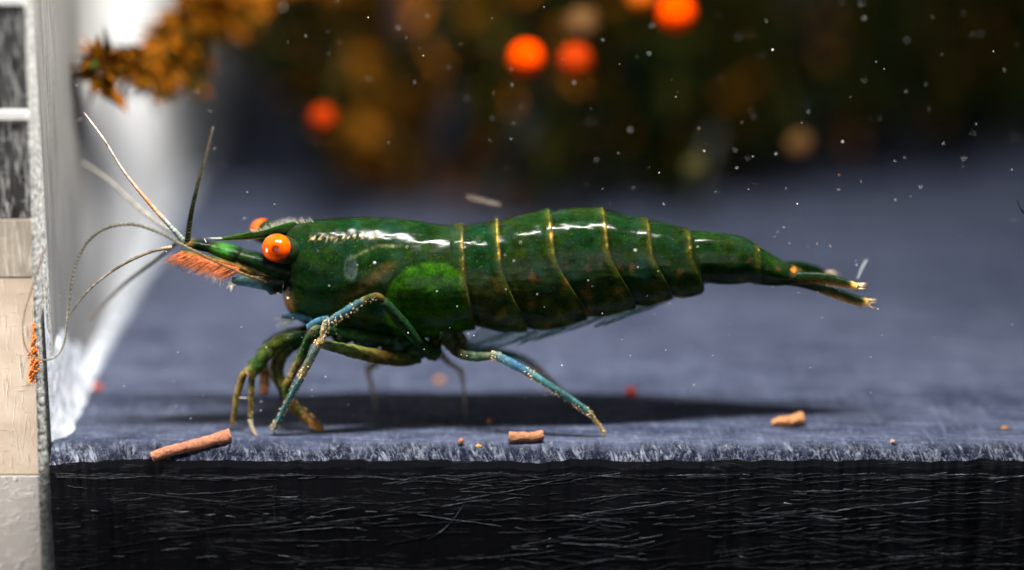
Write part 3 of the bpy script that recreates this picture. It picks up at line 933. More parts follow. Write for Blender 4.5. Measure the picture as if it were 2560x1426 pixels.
# leg standing in front: heavy olive thigh, blue shank
l2 = leg([([(1050, 892, 0.55, 0.16), (1005, 897, 0.4, 0.20), (950, 892, 0.2, 0.19), (880, 878, -0.05, 0.165), (815, 862, -0.2, 0.12), (792, 856, -0.25, 0.10)], [DKG, OL, OB, (0.08, 0.10, 0.02), (0.07, 0.10, 0.03), (0.3, 0.22, 0.08)], False),
          ([(797, 856, -0.25, 0.10), (788, 875, -0.27, 0.105), (772, 905, -0.3, 0.105), (756, 936, -0.32, 0.085)], [(0.3, 0.25, 0.12), (0.10, 0.15, 0.13), (0.09, 0.11, 0.05), (0.25, 0.19, 0.06)], True),
          ([(757, 936, -0.32, 0.07), (748, 953, -0.32, 0.09), (718, 1008, -0.25, 0.085), (690, 1062, -0.12, 0.075), (687, 1068, -0.1, 0.06)], [(0.3, 0.24, 0.1), TL, TL, (0.06, 0.18, 0.2), SAND], True),
          ([(690, 1062, -0.11, 0.06), (686, 1072, -0.08, 0.05), (684, 1086, None, 0.02)], [SAND, (0.25, 0.3, 0.28), (0.2, 0.25, 0.25)], True)], 0)
spikes('leg_bristles', l2, [(U(797, 860, -0.25), U(757, 936, -0.32), 0.10, 26, 0.06), (U(755, 940, -0.32), U(688, 1066, -0.12), 0.09, 80, 0.07), (U(798, 852, -0.27), U(792, 866, -0.27), 0.12, 26, 0.08), (U(762, 932, -0.32), U(750, 945, -0.32), 0.1, 26, 0.07), (U(692, 1058, -0.12), U(684, 1074, -0.1), 0.09, 26, 0.07)], 12)

# rear leg planted backwards
l3 = leg([([(1120, 828, 0.6, 0.26), (1128, 855, 0.45, 0.21), (1152, 882, 0.25, 0.15), (1190, 892, 0.05, 0.12), (1232, 890, -0.1, 0.09)], [DKG, (0.025, 0.04, 0.015), (0.04, 0.04, 0.012), (0.035, 0.06, 0.035), (0.08, 0.09, 0.05)], False),
          ([(1226, 886, -0.1, 0.10), (1245, 892, -0.12, 0.115), (1285, 912, -0.18, 0.115), (1320, 931, -0.22, 0.105)], [(0.2, 0.2, 0.1), (0.09, 0.19, 0.2), (0.05, 0.16, 0.26), (0.05, 0.15, 0.24)], True),
          ([(1316, 929, -0.22, 0.095), (1335, 940, -0.24, 0.10), (1400, 980, -0.28, 0.085), (1460, 1021, -0.28, 0.07), (1480, 1040, -0.26, 0.06)], [(0.3, 0.25, 0.12), (0.08, 0.2, 0.2), TL, (0.07, 0.18, 0.18), (0.25, 0.22, 0.1)], True),
          ([(1474, 1032, -0.27, 0.06), (1492, 1057, -0.22, 0.045), (1505, 1078, -0.17, 0.03), (1513, 1090, None, 0.012)], [(0.3, 0.24, 0.1), (0.45, 0.30, 0.10), (0.5, 0.30, 0.1), (0.45, 0.3, 0.12)], True)], 0)
spikes('leg_bristles', l3, [(U(1228, 888, -0.1), U(1250, 895, -0.12), 0.12, 40, 0.06), (U(1308, 925, -0.21), U(1330, 938, -0.23), 0.11, 30, 0.06), (U(1250, 896, -0.12), U(1312, 928, -0.2), 0.115, 16, 0.05),
                            (U(1330, 940, -0.23), U(1478, 1036, -0.26), 0.09, 130, 0.06), (U(1478, 1036, -0.26), U(1512, 1087, -0.15), 0.045, 40, 0.06)], 13)

# second leg behind it: dark green thigh, bent knee, brown blunt foot
l4 = leg([([(1040, 862, 0.8, 0.2), (960, 852, 0.6, 0.17), (870, 832, 0.35, 0.13), (800, 818, 0.15, 0.11), (782, 824, 0.1, 0.11)], [DKG, DKG, (0.02, 0.07, 0.016), (0.02, 0.06, 0.02), (0.16, 0.16, 0.09)], False),
          ([(784, 820, 0.1, 0.11), (772, 845, 0.1, 0.125), (748, 900, 0.12, 0.125), (724, 948, 0.12, 0.10)], [(0.16, 0.16, 0.09), DKG, (0.045, 0.06, 0.014), (0.2, 0.13, 0.03)], False),
          ([(727, 944, 0.12, 0.10), (716, 966, 0.14, 0.12), (722, 1000, 0.16, 0.105), (738, 1030, 0.18, 0.06)], [(0.2, 0.13, 0.03), OL, OB, OB], False)], 0)
l5 = leg([([(800, 842, 0.75, 0.16), (748, 852, 0.7, 0.16), (708, 880, 0.65, 0.17)], [DKG, DKG, OL], False),
          ([(722, 868, 0.68, 0.13), (698, 896, 0.62, 0.19), (692, 935, 0.58, 0.18), (708, 968, 0.5, 0.15)], [OL, (0.06, 0.05, 0.012), (0.05, 0.055, 0.012), OB], False),
          ([(700, 955, 0.52, 0.14), (722, 1000, 0.42, 0.15), (756, 1038, 0.3, 0.12), (786, 1063, 0.2, 0.11), (806, 1076, 0.14, 0.07)], [OL, (0.06, 0.065, 0.014), OB, (0.35, 0.17, 0.04), (0.42, 0.20, 0.05)], False)], 0)
# front pincer leg: palm and two fingers
l6 = leg([([(800, 835, 0.55, 0.15), (745, 838, 0.45, 0.16), (705, 852, 0.35, 0.17), (672, 872, 0.3, 0.16)], [DKG, DKG, OL, OL], False),
          ([(690, 862, 0.33, 0.13), (668, 880, 0.28, 0.19), (640, 915, 0.22, 0.19), (622, 936, 0.2, 0.18)], [OL, (0.05, 0.07, 0.014), (0.035, 0.07, 0.012), (0.2, 0.14, 0.04)], False),
          ([(612, 932, 0.18, 0.09), (604, 948, 0.17, 0.10), (592, 990, 0.16, 0.085), (585, 1035, 0.2, 0.06), (582, 1058, 0.25, 0.05)], [(0.2, 0.14, 0.04), OB, (0.20, 0.15, 0.04), (0.15, 0.12, 0.03), (0.4, 0.2, 0.06)], False),
          ([(632, 934, 0.2, 0.08), (629, 952, 0.18, 0.085), (627, 1000, 0.1, 0.075), (625, 1045, 0.0, 0.055)], [(0.2, 0.14, 0.04), (0.07, 0.065, 0.014), OB, OB], False),
          ([(625, 1048, 0.0, 0.06), (630, 1068, -0.06, 0.05), (641, 1090, None, 0.02)], [(0.55, 0.5, 0.38), (0.4, 0.33, 0.2), (0.4, 0.28, 0.14)], True)], 0, 'pincer_leg')
dull = ((0.40, 0.33, 0.16), (0.20, 0.19, 0.08))
spikes('leg_bristles', l4, [(U(782, 826, 0.1), U(726, 946, 0.12), 0.115, 50, 0.06), (U(726, 946, 0.12), U(722, 1000, 0.15), 0.10, 26, 0.06), (U(870, 832, 0.35), U(785, 820, 0.1), 0.115, 24, 0.05)], 31, dull)
spikes('leg_bristles', l5, [(U(722, 1000, 0.4), U(804, 1074, 0.15), 0.12, 70, 0.07)], 32, ((0.55, 0.30, 0.10), (0.30, 0.18, 0.06)))
spikes('leg_bristles', l6, [(U(668, 880, 0.28), U(625, 932, 0.2), 0.18, 40, 0.05), (U(605, 945, 0.17), U(583, 1055, 0.24), 0.07, 46, 0.06), (U(629, 950, 0.18), U(626, 1045, 0.0), 0.07, 36, 0.05)], 33, dull)
mb = MB()
hair(mb, U(598, 995, 0.1), Vector((1, 0.05, -0.05)), 0.3, 0.012, (0.7, 0.7, 0.65))
for i in range(14):
    hair(mb, U(582 + rnd.uniform(-4, 6), 1050, 0.22), Vector((rnd.uniform(-0.4, 0.4), rnd.uniform(-0.3, 0.3), -1)), rnd.uniform(0.1, 0.22), 0.012, (0.6, 0.33, 0.12))
f_ = mb.build('finger_bristles', M_HAIR, l6); f_['kind'] = 'stuff'
# second pincer on the far side, seen out of focus behind the first
leg([([(790, 822, 1.2, 0.15), (735, 832, 1.3, 0.15), (690, 850, 1.4, 0.14), (664, 868, 1.4, 0.12)], [DKG, (0.03, 0.06, 0.03), DKG, OL], False),
     ([(675, 866, 1.4, 0.12), (655, 890, 1.35, 0.15), (662, 940, 1.0, 0.14), (660, 985, 0.75, 0.10)], [OL, OB, (0.30, 0.14, 0.05), (0.45, 0.2, 0.09)], False)], 0, 'pincer_leg')
# far side legs
leg([([(1130, 850, 1.5, 0.2), (1190, 875, 1.6, 0.13), (1240, 880, 1.7, 0.11), (1290, 890, 1.8, 0.1)], [DKG, (0.06, 0.09, 0.06), (0.09, 0.16, 0.15), TL], False),
     ([(1285, 888, 1.8, 0.1), (1320, 905, 1.8, 0.1), (1345, 925, 1.75, 0.1), (1400, 975, 1.4, 0.06), (1436, 1018, None, 0.03)], [TL, (0.14, 0.2, 0.17), (0.45, 0.32, 0.18), (0.3, 0.25, 0.15), (0.3, 0.25, 0.15)], True)], 0)
leg([([(1010, 870, 1.6, 0.16), (960, 895, 1.8, 0.12), (918, 925, 1.9, 0.10)], [DKG, (0.1, 0.1, 0.05), (0.3, 0.2, 0.08)], True),
     ([(918, 922, 1.9, 0.06), (926, 955, 1.9, 0.06), (937, 1000, 1.85, 0.04), (940, 1030, None, 0.02)], [(0.3, 0.2, 0.1), (0.34, 0.22, 0.12), (0.35, 0.28, 0.2), (0.3, 0.25, 0.2)], True)], 0)
leg([([(1095, 880, 1.4, 0.14), (1120, 905, 1.5, 0.08), (1150, 925, 1.6, 0.07)], [DKG, (0.2, 0.16, 0.08), (0.35, 0.26, 0.16)], True),
     ([(1150, 922, 1.6, 0.07), (1158, 960, 1.65, 0.05), (1164, 1038, None, 0.02)], [(0.35, 0.26, 0.16), (0.3, 0.25, 0.18), (0.3, 0.25, 0.2)], True)], 0)

# leg roots: dark lumps under the carapace
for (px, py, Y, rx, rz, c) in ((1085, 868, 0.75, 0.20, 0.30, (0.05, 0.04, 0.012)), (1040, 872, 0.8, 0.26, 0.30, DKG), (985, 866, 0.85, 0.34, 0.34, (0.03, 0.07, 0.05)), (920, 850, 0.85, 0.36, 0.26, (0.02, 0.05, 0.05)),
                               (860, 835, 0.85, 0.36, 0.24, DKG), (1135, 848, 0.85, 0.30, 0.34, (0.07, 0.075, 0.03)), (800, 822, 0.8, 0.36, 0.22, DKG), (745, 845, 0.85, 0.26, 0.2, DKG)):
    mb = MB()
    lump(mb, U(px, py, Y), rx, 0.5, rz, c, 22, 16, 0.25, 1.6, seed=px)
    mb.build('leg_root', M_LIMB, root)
# mouth palps: glassy blue blades with stiff hairs
for up, lo, Y in (([(780, 790), (740, 783), (705, 787)], [(780, 805), (740, 800), (703, 795)], 0.45), ([(820, 788), (790, 796), (765, 812)], [(830, 806), (795, 816), (770, 828)], 0.15)):
    mb = MB()
    blade(mb, up, lo, Y, Y - 0.1, 0.05, lambda s, t: (0.06, 0.17, 0.26))
    pal = mb.build('mouth_palp', M_CLEAR, root)
fr = MB()
for i in range(26):
    p = U(735 + rnd.uniform(-22, 10), 795 + rnd.uniform(-3, 6), 0.4)
    hair(fr, p, Vector((-1, rnd.uniform(-0.4, 0.3), rnd.uniform(-0.9, 0.25))), rnd.uniform(0.3, 0.6), 0.009, (0.62, 0.62, 0.5))
f_ = fr.build('mouth_bristles', M_HAIRC, pal); f_['kind'] = 'stuff'

# swimmerets under the abdomen, blue-green leaves swept forward
SW = [([(1310, 808), (1262, 830), (1215, 848), (1172, 866)], [(1350, 832), (1300, 854), (1240, 872), (1180, 878)], 0.62),
      ([(1250, 796), (1215, 812), (1188, 832), (1164, 858)], [(1300, 826), (1262, 846), (1215, 860), (1168, 872)], 0.9),
      ([(1430, 784), (1385, 806), (1345, 826), (1300, 850)], [(1470, 798), (1420, 822), (1370, 842), (1304, 858)], 0.6),
      ([(1500, 770), (1450, 790), (1405, 812), (1345, 842)], [(1540, 780), (1495, 803), (1435, 826), (1348, 848)], 0.8),
      ([(1600, 748), (1560, 768), (1520, 790), (1484, 814)], [(1650, 758), (1600, 780), (1550, 802), (1488, 820)], 0.6),
      ([(1650, 740), (1615, 755), (1580, 770), (1540, 786)], [(1690, 746), (1650, 764), (1610, 780), (1545, 794)], 1.1)]
for up, lo, Y in SW:
    mb = MB()
    blade(mb, up, lo, Y, Y - 0.05, 0.06, lambda s, t: mix((0.10, 0.30, 0.34), (0.42, 0.48, 0.42), clamp(0.35 * s + 0.9 * nz(s * 3, t * 7, up[0][0]))))
    sw = mb.build('swimmeret', M_FIN, root)
    fr = MB()
    for i in range(46):
        t = rnd.random(); q = rnd.random()
        a = spline(lo, 6)[int(t * 17)]; 
        p = U(a[0] - 4, a[1] - rnd.uniform(2, 10), Y)
        hair(fr, p, Vector((-1, rnd.uniform(-0.1, 0.1), -0.52 + rnd.uniform(-0.12, 0.12))), rnd.uniform(0.15, 0.42), 0.012, mix((0.08, 0.18, 0.2), (0.35, 0.25, 0.18), rnd.random()))
    f_ = fr.build('bristle_fringe', M_HAIRC, sw); f_['kind'] = 'stuff'

# tail fan
def fan(up, lo, Y0, Y1, th, tip, mat=M_LIMB, tuft=True, seed=1):
    mb = MB()
    def col(s, t):
        c = mix(mix(GREEN, DARK, 0.35), OLIVE, 0.5 * math.exp(-((t - 0.5) / 0.2) ** 2))
        c = mix(c, (0.55, 0.28, 0.08), 0.5 * smooth(0.55, 0.9, t) * smooth(0.3, 0.7, s))
        return mix(c, tip, smooth(0.86, 0.94, s + 0.03 * nz(t * 5, seed)))
    blade(mb, up, lo, Y0, Y1, th, col)
    o = mb.build('tail_fan_blade', mat, root)
    if tuft:
        r = random.Random(seed)
        fr = MB()
        e = up[-1]; e2 = lo[-1]
        for i in range(34):
            t = r.random()
            p = U(e[0] + (e2[0] - e[0]) * t - 3, e[1] + (e2[1] - e[1]) * t, Y1)
            hair(fr, p, Vector((1, r.uniform(-0.4, 0.4), -0.35 + r.uniform(-0.5, 0.5))), r.uniform(0.12, 0.34), 0.013, mix((0.85, 0.75, 0.55), (0.9, 0.5, 0.15), r.random() * 0.6))
        for i in range(50):
            t = r.random()
            q = spline(lo, 6); k = q[int((0.45 + 0.5 * t) * (len(q) - 1))]
            p = U(k[0], k[1] - 2, Y0 + (Y1 - Y0) * t)
            hair(fr, p, Vector((1, r.uniform(-0.2, 0.2), -0.6 + r.uniform(-0.3, 0.2))), r.uniform(0.08, 0.24), 0.011, mix((0.75, 0.6, 0.42), (0.8, 0.4, 0.15), r.random()))
        f_ = fr.build('bristle_fringe', M_HAIR, o); f_['kind'] = 'stuff'
    return o
TIP = (0.95, 0.55, 0.12)
fan([(1850, 672), (1930, 680), (2000, 680), (2060, 682), (2112, 697), (2146, 709)], [(1860, 706), (1930, 716), (2000, 712), (2060, 712), (2110, 719), (2140, 723)], 1.0, 0.38, 0.075, TIP, seed=4)
fan([(1880, 690), (1980, 698), (2050, 709), (2110, 727), (2150, 741), (2172, 748)], [(1885, 712), (1980, 716), (2040, 730), (2090, 748), (2140, 763), (2168, 763)], 1.0, 0.5, 0.06, TIP, seed=5)
fan([(1960, 655), (2000, 654), (2040, 664), (2070, 680)], [(1960, 690), (2000, 695), (2040, 694), (2080, 692)], 1.6, 2.1, 0.06, (0.5, 0.3, 0.2), seed=6)

# ------------------------------------------------------------------ food sticks and crumbs on the slab
def mat_food():
    m = NT('pressed_food'); a = m.attr()
    sp = m.ramp(m.noise(s=9, detail=6, rough=0.75), 0.38, 0.64)
    col = m.mix(m.math('MULTIPLY', sp, 0.65), a, (0.24, 0.09, 0.045))
    m.bump(m.noise(s=12, detail=6, rough=0.75), 1.0, 0.09)
    return m.set(Base_Color=col, Roughness=0.75, Specular_IOR_Level=0.25)
M_FOOD = mat_food()
def stick(pts, label, col, rough=0.12, n=26, seed=0):
    mb = MB()
    P = [(Vector(p), r) for p, r in pts]
    a = P[0][0]; b = P[-1][0]
    # rounded ends
    d0 = (P[0][0] - P[1][0]).normalized(); d1 = (P[-1][0] - P[-2][0]).normalized()
    Q = [(a + d0 * P[0][1] * 0.14, P[0][1] * 0.80)] + P + [(b + d1 * P[-1][1] * 0.14, P[-1][1] * 0.80)]
    tube(mb, Q, col, n=n, seg=10, rough=rough)
    for i, v in enumerate(mb.v):
        p = Vector(v)
        k = 0.02 * nz(p.x * 7 + seed, p.y * 7, p.z * 7)
        mb.v[i] = (p.x + k, p.y + k, max(p.z + k, -0.5))
    o = mb.build('food_stick', M_FOOD)
    return tag(o, label, 'food stick', 'food sticks on the slab')
SALMON = (0.66, 0.27, 0.16)
A = UF(384, 1141, 0.14); Bp = UF(574, 1089, 0.17)
A = Vector((A.x, EDGE_Y - 0.05, 0.10)); 
def at_y(px, py, Y): return U(px, py, Y)
stick([(at_y(384, 1141, -1.06), 0.135), (at_y(430, 1126, -0.94), 0.135), (at_y(490, 1112, -0.80), 0.14), (at_y(540, 1098, -0.66), 0.145), (at_y(572, 1089, -0.56), 0.16)],
      'long salmon food stick tilted over the slab edge by the silicone smear', [SALMON] * 7, 0.10, seed=1)
p0, p1 = UF(1275, 1092, 0.13), UF(1355, 1090, 0.13)
stick([((p0.x, p0.y, 0.13), 0.135), ((p0.x * 0.66 + p1.x * 0.34, p0.y - 0.01, 0.125), 0.125), ((p0.x * 0.33 + p1.x * 0.67, p0.y, 0.125), 0.12), ((p1.x, p1.y, 0.145), 0.125)],
      'short brown food stick lying flat in front of the rear leg', [(0.52, 0.25, 0.13)] * 6, 0.16, seed=5)
p0, p1 = UF(1930, 1056, 0.1), UF(2010, 1050, 0.15)
stick([((p0.x, p0.y, 0.09), 0.05), ((p0.x * 0.75 + p1.x * 0.25, p0.y, 0.12), 0.12), ((p0.x * 0.4 + p1.x * 0.6, p0.y, 0.14), 0.135), ((p1.x - 0.1, p1.y, 0.18), 0.15), ((p1.x, p1.y, 0.2), 0.13)],
      'orange tapered food stick with one pointed end below the tail', [(0.75, 0.34, 0.14)] * 7, 0.22, seed=9)

def crumb(name, px, py, r, col, label, cat='crumb', sq=0.8, rough=0.4, mat=M_FOOD, onedge=None, group='food crumbs on the slab', nu=16, nv=12):
    mb = MB()
    if onedge is None:
        c = UF(px, py, r * sq * 0.85); c = Vector((c.x, c.y, r * sq * 0.82))
    else: c = onedge
    lump(mb, c, r, r * 0.9, r * sq, col, nu, nv, rough, 2.2, seed=px * 0.37)
    return tag(mb.build(name, mat), label, cat, group)
M_BALL = mat_simple('orange_ball', (0.62, 0.042, 0.0), 0.7, 3, 0.12, 0.0, Specular_IOR_Level=0.0)
crumb('orange_ball', 1577, 980, 0.14, (1, 1, 1), 'small bright orange ball on the slab behind the rear leg', 'ball', 0.85, 0.03, M_BALL, group='orange balls', nu=24, nv=16)
crumb('food_crumb', 1153, 1103, 0.065, (0.7, 0.25, 0.09), 'tiny rusty crumb standing near the flat brown stick', sq=1.1)
crumb('food_crumb', 1098, 953, 0.14, (0.55, 0.26, 0.14), 'pinkish brown round crumb on the slab beyond the leg roots', sq=0.9, rough=0.2)
crumb('food_crumb', 1225, 1053, 0.08, (0.5, 0.27, 0.08), 'dull ochre crumb lying in the shadow of the shrimp', sq=0.7)
crumb('food_crumb', 2512, 1070, 0.08, (0.85, 0.38, 0.06), 'flat bright orange flake lying alone beyond the tapered stick', sq=0.35)
crumb('food_crumb', 243, 968, 0.13, (0.85, 0.12, 0.07), 'red crumb on the slab beside the silicone smear', sq=0.9, rough=0.15)
crumb('food_crumb', 660, 982, 0.15, (0.55, 0.24, 0.08), 'brown oval crumb behind the pincer fingers', sq=1.3, rough=0.15) if False else None
def edge_crumb(px, py, Y, r, col, label, sq=0.6):
    crumb('food_crumb', px, py, r, col, label, sq=sq, rough=0.6, onedge=U(px, py, Y))
edge_crumb(281, 1128, -0.60, 0.085, (0.9, 0.45, 0.12), 'yellow orange flake on the slab edge near the side pane', 0.5)
edge_crumb(1196, 1116, -0.70, 0.075, (0.9, 0.5, 0.15), 'golden flake stuck to the chamfer beside the rusty crumb', 0.6)
edge_crumb(2232, 1103, -0.64, 0.06, (0.8, 0.42, 0.3), 'pale pink flake on the chamfer below the tail tip', 0.5)
edge_crumb(555, 1127, -0.74, 0.06, (0.6, 0.3, 0.2), 'dusky pink flake on the chamfer under the long stick', 0.4)

# rusty crust growing on the pane edge
ac = MB()
ra = random.Random(21)
for i in range(120):
    t = ra.random()
    y = 805 + 150 * (0.5 * t + 0.5 * t ** 0.5)
    w = 3 + 8 * math.exp(-((y - 905) / 40) ** 2)
    px = 84 + (y - 880) * 0.01 + ra.gauss(0, w * 0.6) - (4 if y > 930 else 0)
    rr_ = ra.uniform(0.012, 0.045)
    lump(ac, U(px, y, -0.62), rr_, rr_ * 1.2, rr_ * ra.uniform(0.7, 1.5), mix((0.80, 0.24, 0.02), (0.65, 0.14, 0.02), ra.random()), 6, 4, 0.5, 2, seed=i)
ao = tag(ac.build('algae_crust', M_HAIR), 'rusty orange crust on the frosted edge of the side pane', 'algae'); ao['kind'] = 'stuff'

# ------------------------------------------------------------------ moss in the background
M_MOSS = pigment('moss_leaf', 0.7, 0.04, 3, 0.4)
M_STEM = pigment('moss_stem', 0.7, 0.04, 5, 0.3)
rm = random.Random(42)
MC = [(0.004, 0.011, 0.001), (0.012, 0.015, 0.0008), (0.026, 0.021, 0.001), (0.006, 0.007, 0.002), (0.003, 0.010, 0.004), (0.014, 0.022, 0.001)]
def leafcol(warm):
    if rm.random() < warm: return mix((0.22, 0.065, 0.002), (0.08, 0.036, 0.002), rm.random())
    c = rm.choice(MC)
    return tuple(x * rm.uniform(0.35, 1.3) * 0.7 for x in c)
def leaf(mb, p, d, L, w, col, up):
    d = d.normalized(); s = d.cross(up)
    if s.length < 1e-3: s = Vector((1, 0, 0))
    s.normalize(); n = s.cross(d)
    pts = [p, p + d * L * 0.4 + s * w + n * w * 0.3, p + d * L * 0.45 - n * w * 0.15, p + d * L * 0.4 - s * w + n * w * 0.3, p + d * L - n * L * 0.12]
    i = len(mb.v)
    for q in pts: mb.vert(q, col)
    mb.f += [(i, i + 1, i + 2), (i, i + 2, i + 3), (i + 1, i + 4, i + 2), (i + 2, i + 4, i + 3)]
def frond(path, warm, parent, leafL=0.55, leafW=0.13, step=0.13, r0=0.06):
    mb = MB()
    P = spline([tuple(p) for p in path], 10)
    P = [Vector(p) for p in P]
    tube(mb, [(p, r0 * (1 - 0.75 * i / (len(path) - 1))) for i, p in enumerate(path)], mix((0.10, 0.06, 0.01), (0.25, 0.10, 0.015), warm), n=5, seg=5)
    acc = 0.0; side = 1
    for i in range(1, len(P)):
        sg = P[i] - P[i - 1]
        acc += sg.length
        while acc > step:
            acc -= step; side = -side
            t = sg.normalized()
            f = i / len(P)
            o = Vector((rm.gauss(0, 1), rm.gauss(0, 1), rm.gauss(0, 1)))
            o = (o - t * o.dot(t)).normalized()
            L = leafL * rm.uniform(0.6, 1.25) * (0.6 + 0.8 * math.sin(math.pi * clamp(f, 0.1, 0.95)))
            leaf(mb, P[i], t * 0.75 + o, L, leafW * rm.uniform(0.7, 1.3), leafcol(warm), o.cross(t))
    o = mb.build('frond', M_MOSS, parent, smooth_shade=False)
    return o
moss = empty('moss_clump', UF(1420, 500), 'dark green and brown moss thicket standing on the slab behind the shrimp', 'moss')
# lowest reach of the foliage for a given photograph column
LOW = [(480, 60), (640, 150), (760, 260), (850, 450), (1000, 500), (1200, 520), (1500, 505), (1680, 480), (1800, 420), (2000, 385), (2300, 350), (2650, 330)]
def lowest(px):
    for (a, ya), (b, yb) in zip(LOW[:-1], LOW[1:]):
        if a <= px <= b: return ya + (yb - ya) * (px - a) / (b - a)
    return LOW[0][1] if px < LOW[0][0] else LOW[-1][1]
# stems rising from the slab
stems = []
for px, py in ((900, 470), (1050, 505), (1230, 520), (1420, 500), (1600, 480), (1800, 430), (2050, 395), (2300, 375), (2500, 372)):
    f = UF(px, py)
    pts = [(f + Vector((0, 0, -0.05)), 0.16)]
    q = f.copy()
    for k in range(5):
        q = q + Vector((rm.uniform(-0.7, 0.7), rm.uniform(-0.6, 0.4), rm.uniform(1.5, 2.3)))
        pts.append((q.copy(), 0.14 - 0.02 * k))
    mb = MB()
    tube(mb, pts, mix((0.08, 0.05, 0.012), (0.05, 0.06, 0.012), rm.random()), n=8, seg=6, rough=0.2)
    mb.build('stem', M_STEM, moss)
    stems.append([p for p, r in pts])
nf = 0
for k in range(130):
    px = rm.uniform(560, 2680)
    ly = lowest(px)
    y0 = rm.uniform(-260, max(ly - 130, -60))
    # nearest stem gives the depth and the root of the frond
    fx = min(stems, key=lambda s: abs(proj(s[2])[0] - px) + rm.uniform(0, 160))
    base = fx[rm.randint(1, 5)]
    Y = base.y + rm.uniform(-5.0, 1.5)
    tipy = min(ly - 10, y0 + rm.uniform(120, 330))
    tip = U(px, tipy, Y)
    midp = U(px + rm.uniform(-60, 60), y0, Y + rm.uniform(-0.5, 1.0))
    path = [base, base.lerp(midp, 0.55) + Vector((0, 0, 0.5)), midp, midp.lerp(tip, 0.5) + Vector((rm.uniform(-0.3, 0.3), -0.2, 0.1)), tip]
    warmth = clamp(0.04 + 0.34 * math.exp(-((px - 1020) / 240) ** 2) - 0.05 * smooth(1500, 2100, px) + 0.12 * nz(px * 0.006, tipy * 0.006))
    frond(path, warmth, moss, rm.uniform(0.6, 1.1), rm.uniform(0.16, 0.28), 0.10)
# pale bare stalks with knobbed ends standing before the thicket
for pts, c in (([(1240, 560), (1232, 520), (1262, 430), (1320, 320), (1390, 210)], (0.07, 0.065, 0.05)), ([(1745, 560), (1742, 500), (1755, 430), (1790, 330)], (0.07, 0.08, 0.07)),
               ([(1005, 535), (1010, 470), (1000, 400), (960, 330)], (0.06, 0.045, 0.015))):
    f = UF(pts[0][0], pts[0][1])
    mb = MB()
    tube(mb, [(f, 0.12)] + [(U(a, b, f.y - 0.4 * i), 0.13) for i, (a, b) in enumerate(pts[1:], 1)], c, n=8, seg=6, rough=0.2)
    mb.build('bare_stalk', M_STEM, moss)

# the warm sprig reaching towards the pane, nearer than the thicket
sprig = empty('moss_sprig', stems[0][3], 'orange brown moss sprig reaching out towards the side pane', 'moss')
def S(px, py, Y=9.3): return U(px, py, 4.2 + max(0, px - 210) / 58 + (Y - 9.3) * 0.4)   # the sprig comes forward beside the pane
sp_main = [stems[0][4], S(900, -60), S(700, -25), S(560, 15), S(450, 85), S(350, 135), S(225, 160)]
mb = MB()
tube(mb, [(p, 0.26 - 0.03 * i) for i, p in enumerate(sp_main)], (0.24, 0.08, 0.005), n=8, seg=8, rough=0.2)
mb.build('stem', M_STEM, sprig)
for a, m_, b in (((560, 15), (500, 60), (470, 130)), ((520, 40), (485, 120), (480, 205)), ((450, 85), (420, 160), (375, 225)), ((400, 115), (340, 170), (300, 200)), ((350, 135), (290, 165), (235, 150)),
              ((700, -25), (640, 10), (590, 60)), ((620, -5), (560, 20), (500, 20)), ((480, 60), (440, 110), (420, 170)), ((560, 15), (480, 40), (400, 110)), ((640, -10), (540, 40), (460, 60)), ((300, 148), (260, 180), (250, 215))):
    Y = 9.3
    frond([S(*a, Y + 0.2), S(*m_, Y), S(*b, Y - 0.3)], 0.85, sprig, 0.75, 0.17, 0.04, 0.08)
mb = MB()
lump(mb, S(482, 190, 9.1), 0.30, 0.25, 0.62, (0.03, 0.075, 0.02), 16, 14, 0.35, 2.0, seed=2)
mb.build('leaf_bud', M_MOSS, sprig)
mb = MB()
lump(mb, S(228, 162, 9.4), 0.26, 0.2, 0.17, (0.035, 0.04, 0.006), 16, 12, 0.35, 2.0, seed=5)
mb.build('leaf_bud', M_MOSS, sprig)

# orange balls among the moss
def ball(px, py, Y, r, label, col=None):
    mb = MB()
    lump(mb, U(px, py, Y), r, r, r, (1, 1, 1), 28, 20, 0.02)
    return tag(mb.build('orange_ball', col or M_BALL), label, 'ball', 'orange balls')
def twig(c):
    f = min((p for st in stems for p in st[1:]), key=lambda p: (p - c).length + 2.0 * abs(p.x - c.x))
    mb = MB()
    tube(mb, [(f, 0.05), (f.lerp(c, 0.5) + Vector((0, 0, 0.25)), 0.04), (c, 0.03)], (0.02, 0.022, 0.004), n=5, seg=6)
    mb.build('twig', M_STEM, moss)
for px, py, Y in ((1316, 146, 8.0), (1438, 152, 8.6), (1692, 34, 8.0), (1606, -8, 9.0), (806, 296, 9.5), (1455, 62, 10), (2000, 362, 11), (1740, 420, 11)):
    twig(U(px, py, Y) + Vector((0, 0.2, 0)))
M_BALL2 = mat_simple('dull_orange_ball', (0.26, 0.022, 0.002), 0.7, 3, 0.12, 0.0, Specular_IOR_Level=0.0)
M_BALL3 = mat_simple('amber_ball', (0.30, 0.06, 0.004), 0.7, 3, 0.12, 0.0, Specular_IOR_Level=0.0)
ball(1316, 146, 8.0, 0.50, 'bright red orange ball next to a duller one in the moss')
ball(1438, 152, 8.6, 0.48, 'dull red orange ball close beside a brighter one in the moss', M_BALL2)
ball(1692, 34, 8.0, 0.54, 'brightest orange ball, high in the moss above the abdomen')
ball(1606, -8, 9.0, 0.46, 'amber ball beside the brightest orange ball in the moss', M_BALL3)
ball(806, 296, 9.5, 0.38, 'dull red ball hanging in the moss above the shrimp head', M_BALL2)
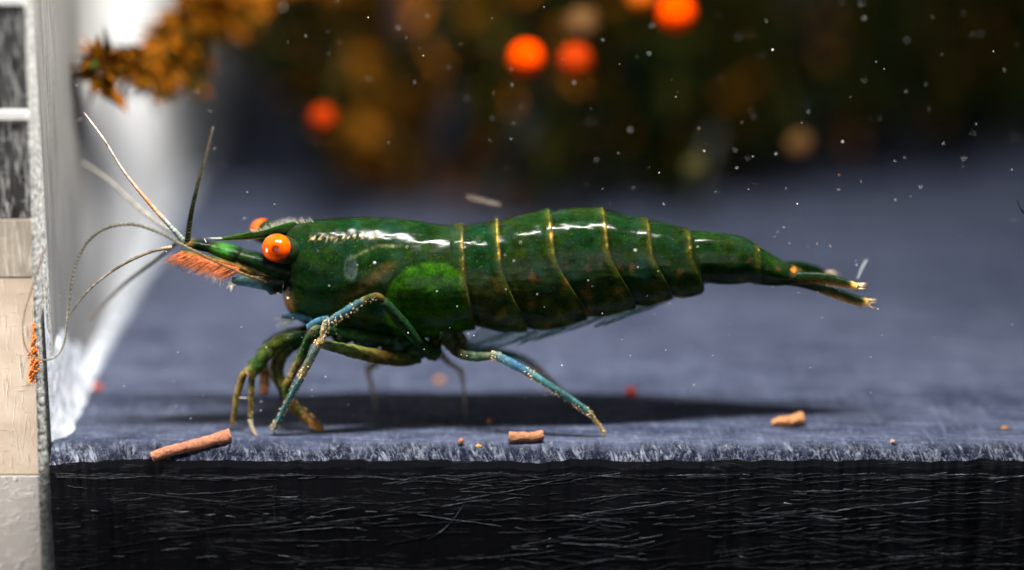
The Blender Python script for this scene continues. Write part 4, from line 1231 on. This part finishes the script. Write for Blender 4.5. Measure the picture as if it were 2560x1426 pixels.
for px, py, Y, r, lab in ((1455, 62, 10, 0.5, 'tan blurred bud above the pair of red balls'), (2000, 362, 11, 0.38, 'tan round bud hanging over the shrimp tail'), (1740, 420, 11, 0.36, 'dim olive bud hanging over the abdomen')):
    mb = MB()
    lump(mb, U(px, py, Y), r, r, r, (0.075, 0.036, 0.012) if 'tan' in lab else (0.05, 0.045, 0.015), 16, 12, 0.2)
    tag(mb.build('moss_bud', M_STEM), lab, 'bud', 'round buds on the moss')

# ------------------------------------------------------------------ things adrift in the water
M_FLECK = pigment('fleck', 0.5, 0.5, 5, 0.2)
fl = MB()
rf = random.Random(5)
for i in range(300):
    px, py = rf.uniform(110, 2560), rf.uniform(0, 1060)
    Y = rf.choice([rf.gauss(0, 0.35), rf.gauss(0, 0.35), rf.uniform(-2, 4), rf.uniform(1.5, 7)])
    if 560 < px < 2150 and 520 < py < 920 and Y > -0.35: Y = -0.35 - rf.random() * 0.4
    p = U(px, py, Y)
    if p.z < 0.1: continue
    s = rf.uniform(0.005, 0.0115) * (2.2 if rf.random() < 0.06 else 1)
    lump(fl, p, s * rf.uniform(0.7, 2.0), s, s * rf.uniform(0.7, 1.6), (0.85, 0.85, 0.82) if rf.random() < 0.9 else (0.8, 0.45, 0.2), 5, 4, 0.4, 2, seed=i)
f_ = fl.build('drifting_specks', M_FLECK)
tag(f_, 'fine pale specks drifting in the water', 'specks'); f_['kind'] = 'stuff'
mb = MB()
for k, dy in ((0, 0), (1, 5), (2, 9)):
    tube(mb, [(U(1165 + k * 3, 488 + dy, -1.3), 0.004), (U(1200, 496 + dy, -1.3), 0.007), (U(1252 - k * 2, 511 + dy * 0.5, -1.3), 0.008)], (0.55, 0.45, 0.36), n=6, seg=6)
tag(mb.build('pale_fibre', M_HAIRC), 'short pale fibre drifting above the first abdomen segment', 'fibre')
mb = MB()
tube(mb, [(U(2167, 650, -1.1), 0.02), (U(2155, 672, -1.1), 0.03), (U(2144, 698, -1.1), 0.015)], (0.6, 0.66, 0.66), n=6, seg=6)
tag(mb.build('pale_wisp', M_HAIRC), 'small bluish white wisp floating just above the tail tips', 'fibre')
mb = MB()
tube(mb, [(U(2542, 500, 0), 0.012), (U(2551, 520, 0), 0.013), (U(2566, 538, 0), 0.012)], (0.01, 0.01, 0.012), n=6, seg=6)
tube(mb, [(U(2551, 520, 0), 0.012), (U(2556, 532, 0), 0.012), (U(2572, 536, 0), 0.01)], (0.01, 0.01, 0.012), n=6, seg=6)
tag(mb.build('dark_fibre', M_HAIR), 'black forked hair floating far beyond the tail', 'fibre')
